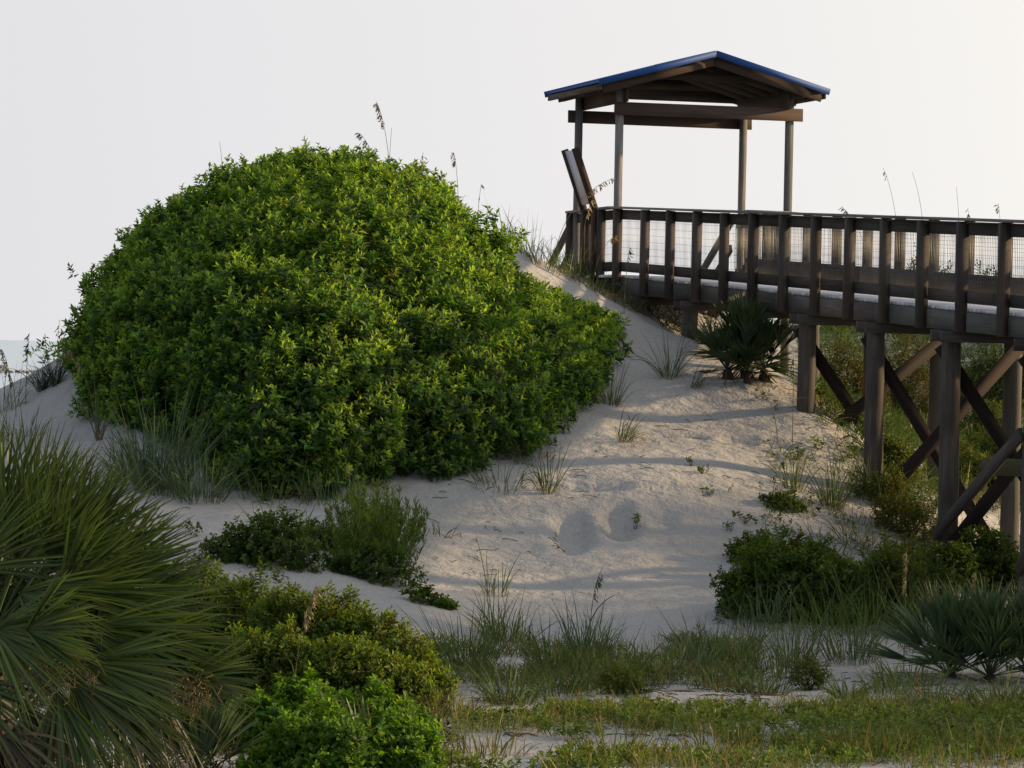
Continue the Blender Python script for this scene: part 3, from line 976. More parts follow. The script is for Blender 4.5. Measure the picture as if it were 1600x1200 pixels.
def grass(label, px, py, n, h, spread=0.45, w=0.009, cols=G_GREEN, rad=0.12, droop=0.45, dry=0.15, lean=(0, 0), group='grass clumps on the dune', name='grass_clump', cat='grass clump', K=5, base=None):
    c = ground_at(px, py) if base is None else base
    root = empty(name, c, label, cat, group)
    def mk(m, cc, hs, wd, spread=spread, droop=droop):
        m = max(10, int(m * 1.7)); wd = wd * 1.15
        g = Geo()
        hs = hs * 1.3
        th_ = rng.uniform(0, 6.283, m); r = rad * np.sqrt(rng.random(m))
        P = c + np.stack([np.cos(th_) * r, np.sin(th_) * r, np.zeros(m)], 1)
        P[:, 2] = height(P[:, 0], P[:, 1]) - 0.01
        D = np.stack([np.cos(th_) * spread * rng.random(m) * 1.2 + lean[0] + rng.normal(0, .12, m), np.sin(th_) * spread * rng.random(m) * 1.2 + lean[1] + rng.normal(0, .12, m), np.ones(m)], 1)
        L = h * hs * rng.uniform(0.45, 1.05, m)
        blades(g, P, D, L, wd * rng.uniform(.7, 1.2, m), droop * rng.uniform(0.3, 1.6, m), palette(m, cc, 0.2), K)
        return g
    mk(max(4, int(n * (1 - dry))), cols, 1.0, w).build('blades', FOLG, root, origin=obj_local(root))
    if dry > 0:
        mk(max(6, int(n * dry)), G_DRY, 0.62, w * 0.8, spread * 1.9, droop + .35).build('dry_blades', FOLG, root, origin=obj_local(root), label='straw coloured dead blades')
    return root

def oat(label, base, tip, bend=0.25, head=0.30, hcol=((0.17, 0.14, 0.075), (0.22, 0.18, 0.10)), scol=(0.13, 0.125, 0.06), n=26, size=0.048, group='sea oat stalks', name='sea_oat', cat='sea oat', leafn=3, rad=0.0055):
    """one stalk from a ground point to a tip, bending sideways, with a drooping seed head"""
    base = np.asarray(base, float); tip = np.asarray(tip, float)
    root = empty(name, base, label, cat, group)
    d = tip - base
    H = np.linalg.norm(d)
    ctrl = base + np.array([d[0] * 0.1, d[1] * 0.1, d[2] * 0.75]) if bend else (base + tip) / 2
    t = np.linspace(0, 1, 14)[:, None]
    line = base * (1 - t) ** 2 + 2 * ctrl * t * (1 - t) + tip * t ** 2
    g = Geo()
    tube(g, line, np.linspace(rad, rad * 0.45, 14), 5, scol, cap=False)
    g.build('stem', STEM, root, origin=obj_local(root))
    if leafn:
        g = Geo()
        k = rng.integers(1, 6, leafn)
        D = np.stack([rng.normal(0, .5, leafn), rng.normal(0, .5, leafn), np.ones(leafn)], 1)
        blades(g, line[k], D, H * rng.uniform(.25, .5, leafn), 0.008, 0.7, palette(leafn, G_GREEN), 5)
        g.build('leaf_blades', FOLG, root, origin=obj_local(root))
    if n:
        g = Geo()
        u = 1 - head * rng.random(n) / max(H, .2) * 1.0
        u = np.clip(u, 0.3, 1)[:, None]
        P = base * (1 - u) ** 2 + 2 * ctrl * u * (1 - u) + tip * u ** 2
        sd_ = np.sign(d[0]) if abs(d[0]) > 0.05 else -1
        D = unit(np.stack([rng.normal(0.35 * sd_, .25, n), rng.normal(0, .4, n), rng.normal(-0.55, .35, n)], 1))
        leaves(g, P, D, unit(rng.normal(size=(n, 3))), size * rng.uniform(.8, 1.8, n), size * 0.38, palette(n, hcol, .2), 0.1)
        leaves(g, P + D * size * 0.7, unit(D + [0, 0, -0.4]), unit(rng.normal(size=(n, 3))), size * rng.uniform(.8, 1.6, n), size * 0.38, palette(n, hcol, .2), 0.1)
        g.build('seed_head', STEM, root, origin=obj_local(root))
    return root

def sprig(label, px, py, n=7, size=0.06, h=0.12, cols=((0.05, 0.11, 0.02), (0.07, 0.13, 0.025)), rad=0.10, group='small leafy plants on the sand', name='creeping_plant', cat='small plant'):
    c = ground_at(px, py)
    root = empty(name, c, label, cat, group)
    g = Geo(); gs = Geo()
    th_ = rng.uniform(0, 6.283, n); r = rad * np.sqrt(rng.random(n))
    P = c + np.stack([np.cos(th_) * r, np.sin(th_) * r, rng.uniform(.25, 1, n) * h], 1)
    P[:, 2] += height(P[:, 0], P[:, 1], False) - hz_(c)
    tufts(g, P, unit(rng.normal(0, .4, (n, 3)) + [0, -0.2, 1]), 5, size, 0.7, cols, 0.03, 0.2, None, (40, 85))
    g.build('leaves', FOL, root, origin=obj_local(root))
    twigs(gs, c - [0, 0, 0.02], P, 0.004, (0.06, 0.05, 0.03))
    gs.build('stems', STEM, root, origin=obj_local(root))
    return root

# fan-leaved palms
def fan(g, c, axis, nrm, L, n, half, w, cols, droop=0.25, fold=True, K=6, brown=0.0, jit=0.05, tipc=(0.16, 0.12, 0.07)):
    axis = unit(axis); nrm = unit(nrm - np.dot(nrm, axis) * axis); s = np.cross(nrm, axis)
    an = np.linspace(-half, half, n) + rng.normal(0, jit * 0.5, n)
    D = axis * np.cos(an)[:, None] + s * np.sin(an)[:, None] + nrm * (0.16 * np.abs(np.sin(an)))[:, None] + rng.normal(0, jit, (n, 3))
    D = unit(D)
    Ls = L * (0.80 + 0.2 * np.cos(an)) * rng.uniform(.88, 1.08, n)
    side = np.cross(D, nrm) + rng.normal(0, .25, (n, 3))
    col = palette(n, cols, 0.16)
    tc = col * (1 - brown) + np.asarray(tipc) * brown
    blades(g, np.tile(c, (n, 1)), D, Ls, w * rng.uniform(.85, 1.15, n), droop * rng.uniform(.5, 1.6, n), col, K, side, fold, tc)

def palm(label, crown, fronds, L, w, cols, name='palm', cat='palm', group=None, petiole=0.013, brown=0.6, droop=0.28, trunk=None, n=34):
    """fronds: (px, py, depth, image angle degrees, towards-viewer amount, half spread, length factor)"""
    root = empty(name, crown * [1, 1, 0] + [0, 0, hz_(crown)], label, cat, group)
    ro = obj_local(root)
    for (px, py, d, ang, tow, half, lf) in fronds:
        c = at(px, py, d)
        ax = MC @ np.array([math.cos(R(ang)), math.sin(R(ang)), tow])
        ax = unit(ax)
        nr = unit(np.cross(ax, MC @ np.array([-math.sin(R(ang)), math.cos(R(ang)), 0])) + rng.normal(0, .35, 3))
        if nr[1] > 0: nr = -nr
        g = Geo()
        fan(g, c, ax, nr, L * lf, n, half, w, cols, droop, brown=brown)
        m = (crown + c) / 2 + [0, 0, 0.12]
        t = np.linspace(0, 1, 7)[:, None]
        tube(g, crown * (1 - t) ** 2 + 2 * m * t * (1 - t) + (c + ax * L * lf * 0.08) * t ** 2, np.linspace(petiole, petiole * .6, 7), 6, cols[0])
        g.build('frond', FOLP, root, origin=ro)
    return root, ro

# ------------------------------------------------------------------ palms
PALMC = ((0.038, 0.074, 0.014), (0.052, 0.092, 0.016), (0.082, 0.124, 0.021), (0.030, 0.058, 0.013))
BLUEC = ((0.075, 0.122, 0.058), (0.092, 0.142, 0.068), (0.060, 0.102, 0.052))
D0 = 23.0
crown = at(-30, 1040, D0 + 0.3)
fr = [(-40, 830, 23.5, 105, .05, .8, 1.1), (5, 835, 23.4, 88, .1, .75, 1.1), (50, 830, 23.6, 74, -.1, .7, 1.0), (95, 850, 23.5, 62, .05, .7, 1.0), (25, 880, 23.0, 70, .35, .75, .9),
      (125, 870, 23.3, 48, .1, .65, 1.0), (80, 890, 22.9, 56, .4, .75, .9), (140, 935, 23.2, 24, .05, .8, 1.0), (95, 925, 22.8, 34, .3, .75, .95), (30, 925, 22.7, -28, .25, .8, .9), (165, 905, 23.4, 36, .0, .6, .9),
      (180, 960, 23.3, 10, -.1, .6, 1.0), (140, 980, 22.9, -18, .1, .7, 1.0), (290, 1058, 23.2, 10, .05, .62, .62), (215, 1005, 23.1, -4, .1, .6, .82),
      (130, 1035, 22.7, -10, .15, .62, .95), (110, 1060, 22.6, -52, .15, .62, 1.02), (90, 1080, 22.5, -78, .2, .6, .9), (-20, 960, 22.6, -70, .3, .8, .95), (-50, 890, 22.8, 50, .35, .9, 1.0),
      (-10, 985, 22.5, -15, .4, .8, .9), (155, 1070, 22.9, -38, .05, .5, 1.0), (-60, 1060, 22.5, -50, .3, .8, .9), (40, 985, 22.4, 10, .55, .8, .8), (10, 860, 23.8, 96, -.1, .7, 1.15), (60, 870, 23.2, 66, .2, .7, 1.1)]
PAL, PO = palm('broad fan palm with dark green drooping fronds filling the left edge', crown, fr, 0.78, 0.025, PALMC, brown=0.18, droop=0.07, n=46)
# dead hanging fronds, the boot-covered trunk and the tangled fruit stalks
for (px, py, d, ang, lf) in ((40, 1100, 22.8, -70, .7), (-10, 1110, 22.6, -95, .8), (180, 1090, 22.9, -60, .7), (90, 1110, 22.6, -95, .7), (5, 1150, 22.4, -30, .5), (230, 1060, 23.0, -75, .55)):
    g = Geo()
    ax = unit(MC @ np.array([math.cos(R(ang)), math.sin(R(ang)), .1]))
    fan(g, at(px, py, d), ax, unit(np.array([0.2, -1, .2]) + rng.normal(0, .3, 3)), 0.95 * lf, 18, 0.5, 0.028, ((0.07, 0.058, 0.038), (0.10, 0.08, 0.055), (0.05, 0.04, 0.026)), 0.5, jit=0.12)
    g.build('dead_frond', FOLP, PAL, origin=PO, label='brown dried frond')
g = Geo()
tb = crown.copy(); tb[2] = hz_(tb) - 0.2
tube(g, [tb, (tb + crown) / 2 + [.03, 0, 0], crown + [0, 0, .1]], [0.2, 0.21, 0.15], 16, (0.06, 0.045, 0.03), wob=0.2)
for k in range(60):
    h = rng.uniform(0.05, 1.0); a_ = rng.uniform(0, 6.283)
    c = tb * (1 - h) + crown * h + np.array([math.cos(a_), math.sin(a_), 0]) * 0.19
    bar(g, c, c + np.array([math.cos(a_) * .18, math.sin(a_) * .18, .22]), 0.07, 0.025, col=(0.04, 0.031, 0.022))
g.build('trunk', STEM, PAL, origin=PO)
for (px, py, d, rr) in ((105, 1045, 22.5, 0.26), (300, 1075, 23.0, 0.17)):
    g = Geo()
    c = at(px, py, d)
    for k in range(130):
        p = c + rng.normal(0, rr * .35, 3)
        e = p + rng.normal(0, rr * .3, 3) + [0, 0, -0.05]
        tube(g, [p, (p + e) / 2 + rng.normal(0, .02, 3), e], 0.0032, 4, np.array((0.085, 0.066, 0.026)) * rng.uniform(.6, 1.3), cap=False)
    g.build('fruit_stalks', STEM, PAL, origin=PO, label='tangled yellow brown fruit stalks')

def palmetto(label, px, py, radius_px, n, up0, cols, L, w, nb=20, half=0.55, flat=0.0, group='palmettos', d=None, brown=0.15, stalks=0.25, crowns=((0, 0, 0),), sit=False):
    c = ground_at(px, py) if d is None else at(px, py, d)
    if sit: c[2] = hz_(c)
    root = empty('palmetto', c * [1, 1, 0] + [0, 0, hz_(c)], label, 'palmetto', group)
    ro = obj_local(root)
    for k in range(n):
        az = k * 2.39996 + rng.normal(0, .2)
        el = R(up0 + (88 - up0) * (k / n) ** 0.8 + rng.normal(0, 6))
        ax = np.array([math.cos(az) * math.cos(el), math.sin(az) * math.cos(el), math.sin(el)])
        b = c + [0, 0, 0.05] + np.array(crowns[k % len(crowns)])
        fc = b + ax * stalks * rng.uniform(.7, 1.3)
        g = Geo()
        fan(g, fc, ax, unit(np.array([-math.cos(az) * math.sin(el), -math.sin(az) * math.sin(el), math.cos(el)]) + rng.normal(0, .25, 3)), L * rng.uniform(.8, 1.1), nb, half, w, cols, 0.10, brown=brown, jit=0.04, K=4)
        tube(g, [b, (b + fc) / 2, fc + ax * 0.03], 0.007, 5, cols[0], cap=False)
        g.build('frond', FOLP, root, origin=ro)
    if stalks > 0.15:
        for cr in crowns:
            b = c + np.array(cr) + [0, 0, 0.06]
            lo = b.copy(); lo[2] = hz_(b) - 0.1
            if b[2] - lo[2] < 0.12: continue
            g = Geo()
            tube(g, [lo, (lo + b) / 2 + [.02, 0, 0], b], [.07, .075, .05], 10, (.05, .04, .028), wob=.25)
            for k in range(14):
                az = rng.uniform(0, 6.283); h = rng.uniform(.2, 1)
                q = lo * (1 - h) + b * h
                e = q + np.array([math.cos(az) * .28, math.sin(az) * .28, -0.20 * rng.random()])
                blades(g, q[None], (e - q)[None], rng.uniform(.25, .42), .022, .8, np.array((.11, .085, .05)) * rng.uniform(.6, 1.3), 4)
            g.build('trunk', STEM, root, origin=ro)
    return root, ro, c

palmetto('dark spiky palmetto on the dune slope below the ramp', 1163, 575, 70, 92, -4, ((0.036, 0.066, 0.030), (0.05, 0.085, 0.038), (0.065, 0.10, 0.04)), 0.48, 0.025, 18, 0.60, d=48.2, stalks=0.36, sit=True, crowns=((0, 0, .16), (-.24, -.05, .05), (.26, -.02, .05), (.02, -.25, .02), (0, 0, .3)))
palmetto('wide blue green palmetto at the right edge behind the tall yellow flower stalk', 1545, 1066, 90, 84, 6, BLUEC, 0.64, 0.026, 20, 0.5, stalks=0.34, crowns=((0, 0, 0), (-.35, .1, 0), (.4, 0, 0)))
palmetto('blue green palmetto at the bottom edge beside the large palm', 310, 1225, 90, 20, 38, BLUEC, 0.45, 0.024, 18, 0.42, d=24.0, stalks=0.20)
r_, ro, c = palmetto('grey green strap-leaved plant in front of the bright green bush', 575, 1215, 60, 9, 40, ((0.075, 0.10, 0.055), (0.10, 0.125, 0.075), (0.06, 0.09, 0.045)), 0.50, 0.045, 5, 0.7, d=24.6, group=None, stalks=0.1)
r_.name = 'strap_plant'; r_['category'] = 'plant'; r_['group'] = ''
del r_['group']

# ------------------------------------------------------------------ lower shrubs
OLIVE = ((0.070, 0.13, 0.017), (0.088, 0.15, 0.018), (0.054, 0.105, 0.015), (0.10, 0.138, 0.022), (0.07, 0.08, 0.02))
LIME = ((0.08, 0.19, 0.018), (0.105, 0.22, 0.022), (0.062, 0.15, 0.016))
DEEP = ((0.040, 0.082, 0.013), (0.054, 0.10, 0.015), (0.070, 0.124, 0.018))
shrub('olive green hedge-like shrub with small yellowish leaves between the palm and the grass', [(450, 1080, 90, 160, .8), (245, 1010, 70, 120, .8), (310, 1040, 85, 150, .8), (380, 1070, 85, 160, .8), (520, 1085, 85, 150, .8), (580, 1090, 75, 130, .8), (630, 1095, 62, 95, .8), (665, 1098, 40, 60, .8), (420, 1110, 100, 125, .6), (540, 1115, 90, 110, .6), (620, 1115, 60, 80, .6)],
      n=1700, nl=9, ll=0.056, lw=0.52, cols=OLIVE, tip=(0.16, 0.25, 0.028), up=0.6, stem=0.11, lump=0.22)
shrub('bright green round-leaved bush in the bottom foreground', [(400, 1175, 60, 85, .7), (460, 1170, 60, 100, .7), (525, 1178, 60, 88, .7), (590, 1178, 55, 92, .7), (640, 1168, 36, 60, .8)],
      n=620, nl=9, ll=0.066, lw=0.72, cols=LIME, tip=(0.10, 0.19, 0.03), up=0.5, stem=0.09)
shrub('low bright green leafy bush along the bottom edge', [(500, 1235, 110, 120, .6), (620, 1230, 70, 100, .6)], n=1400, nl=9, ll=0.062, lw=0.6, cols=LIME, tip=(0.09, 0.17, 0.03), up=0.5, stem=0.09)
shrub('dark thicket behind the large fan palm at the left edge', [(60, 1030, 170, 150, .5), (230, 1060, 90, 120, .6)], n=1800, nl=9, ll=0.07, lw=0.5, cols=((.022, .042, .011), (.03, .05, .013)), up=0.5, stem=0.12)
shrub('dark clump of vines on the sand behind the olive shrub', [(425, 890, 70, 75, .7), (360, 880, 40, 45, .7)], n=620, nl=8, ll=0.06, lw=0.6, cols=DEEP, up=0.4, stem=0.08)
shrub('low dark vine clump at the foot of the feathery shrub', [(575, 905, 70, 60, .7), (500, 860, 45, 34, .7)], n=500, nl=8, ll=0.06, lw=0.55, cols=DEEP, up=0.35, stem=0.08)
shrub('small leaf-green vine on sand right of the olive shrub', [(665, 945, 32, 26, .7), (690, 950, 18, 14, .8)], n=60, nl=7, ll=0.06, lw=0.7, cols=DEEP, up=0.3, stem=0.05, stems=6)
shrub('dark rounded shrub on the sand right of the foot marks', [(1245, 972, 85, 122, .8), (1175, 962, 50, 88, .8), (1305, 974, 62, 98, .8), (1215, 905, 55, 52, .8), (1180, 885, 38, 42, .8), (1275, 915, 50, 40, .8), (1340, 975, 40, 70, .8)],
      n=1100, nl=9, ll=0.066, lw=0.58, cols=DEEP, tip=(0.09, 0.125, 0.02), up=0.45, stem=0.1)
shrub('dark undergrowth bush between the rounded shrub and the front pile', [(1400, 975, 55, 120, .8), (1450, 965, 50, 95, .8), (1370, 940, 45, 70, .8), (1430, 905, 45, 55, .8)], n=800, nl=9, ll=0.06, lw=0.5, cols=DEEP + ((0.06, 0.07, 0.02),), tip=(0.10, 0.12, 0.025), up=0.5, stem=0.1, lump=0.3)
shrub('leafy green bush at the foot of the front pile', [(1540, 925, 70, 95, .7), (1490, 925, 45, 70, .7), (1605, 930, 50, 60, .7)], n=900, nl=9, ll=0.066, lw=0.55, cols=((0.04, 0.09, 0.015), (0.05, 0.10, 0.018), (0.03, 0.06, 0.012)), tip=(0.1, 0.16, 0.025), up=0.5, stem=0.1)
shrub('yellow green weedy bush left of the front pile', [(1430, 850, 60, 65, .7), (1390, 800, 40, 60, .7)], n=600, nl=8, ll=0.05, lw=0.45, cols=((0.07, 0.09, 0.02), (0.09, 0.105, 0.03), (0.05, 0.075, 0.02)), up=0.6, stem=0.1, lump=0.3)
shrub('small trailing plant on the sand above the rounded shrub', [(1225, 800, 34, 26, .7), (1275, 880, 40, 24, .7), (1220, 890, 30, 40, .7)], n=130, nl=7, ll=0.055, lw=0.65, cols=((0.05, 0.10, 0.018), (0.07, 0.12, 0.02)), up=0.3, stem=0.05)
shrub('scrubby bush on the back dune seen through the railing', [(1450, 500, 52, 88, .8), (1530, 500, 60, 66, .8)], n=700, nl=8, ll=0.07, lw=0.5, cols=((0.05, 0.06, 0.02), (0.07, 0.075, 0.022), (0.04, 0.05, 0.016)), up=0.55, lump=0.4, stem=0.14)
shrub('green scrub on the back dune under the ramp, right of the tall pile', [(1560, 640, 70, 95, .7), (1640, 640, 60, 90, .7)], n=800, nl=8, ll=0.07, lw=0.35, cols=((0.03, 0.06, 0.018), (0.045, 0.075, 0.022)), up=0.7, lump=0.35, stem=0.14)
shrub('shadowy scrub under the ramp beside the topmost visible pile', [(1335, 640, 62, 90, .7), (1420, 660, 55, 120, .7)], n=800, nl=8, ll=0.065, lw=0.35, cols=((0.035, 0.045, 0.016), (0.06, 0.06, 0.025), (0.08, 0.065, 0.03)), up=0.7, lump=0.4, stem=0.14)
shrub('low vine patch under the lower end of the tall brace', [(1400, 745, 42, 50, .7), (1520, 760, 60, 50, .7), (1575, 735, 55, 60, .7), (1610, 800, 50, 70, .7), (1545, 690, 45, 50, .7)], n=420, nl=8, ll=0.06, lw=0.5, cols=((0.05, 0.08, 0.02), (0.07, 0.095, 0.025)), up=0.5, lump=0.3, stem=0.1)
shrub('small round yellow green bush on the flat sand in front of the grass', [(1265, 1075, 28, 52, .8)], n=130, nl=8, ll=0.05, lw=0.4, cols=((0.075, 0.10, 0.02), (0.06, 0.085, 0.018)), up=0.6)
shrub('yellow green leafy weed in the middle of the foreground grass', [(975, 1092, 34, 44, .8)], n=130, nl=8, ll=0.055, lw=0.42, cols=((0.075, 0.11, 0.02), (0.06, 0.095, 0.018)), up=0.6)
# feathery upright shrub: many upright wands
c = ground_at(590, 880)
FS = empty('feathery_shrub', c, 'tall feathery light green shrub of upright wands before the huge shrub', 'shrub')
g = Geo(); gs = Geo()
for k in range(190):
    px = np.clip(rng.normal(588, 28), 535, 640); py = rng.uniform(835, 895)
    b = ground_at(px, py)
    tip_y = 735 + abs(px - 580) * 0.8 + rng.uniform(0, 80) if k % 3 else rng.uniform(790, 850)
    Hh = max(0.25, (py - tip_y) * b[1] / FPX)
    e = b + np.array([(px - 590) / 34 * 0.10 + rng.normal(0, .03), rng.normal(0, .06), Hh])
    m = (b + e) / 2 + [(px - 590) / 34 * 0.05, 0, 0]
    t = np.linspace(0, 1, 5)[:, None]
    tube(gs, b * (1 - t) ** 2 + 2 * m * t * (1 - t) + e * t ** 2, np.linspace(.005, .002, 5), 4, (0.07, 0.07, 0.03), cap=False)
    n = int(22 + Hh * 40)
    u = rng.uniform(0.2, 1, n)[:, None]
    P = b * (1 - u) ** 2 + 2 * m * u * (1 - u) + e * u ** 2
    D = unit(np.stack([rng.normal(0, .5, n), rng.normal(0, .5, n), np.ones(n) * .9], 1))
    leaves(g, P, D, unit(rng.normal(size=(n, 3))), rng.uniform(.05, .10, n), 0.013, palette(n, ((0.085, 0.15, 0.028), (0.11, 0.18, 0.034), (0.065, 0.12, 0.024)), .2), 0.1)
g.build('foliage', FOL, FS, origin=obj_local(FS))
gs.build('stems', STEM, FS, origin=obj_local(FS))

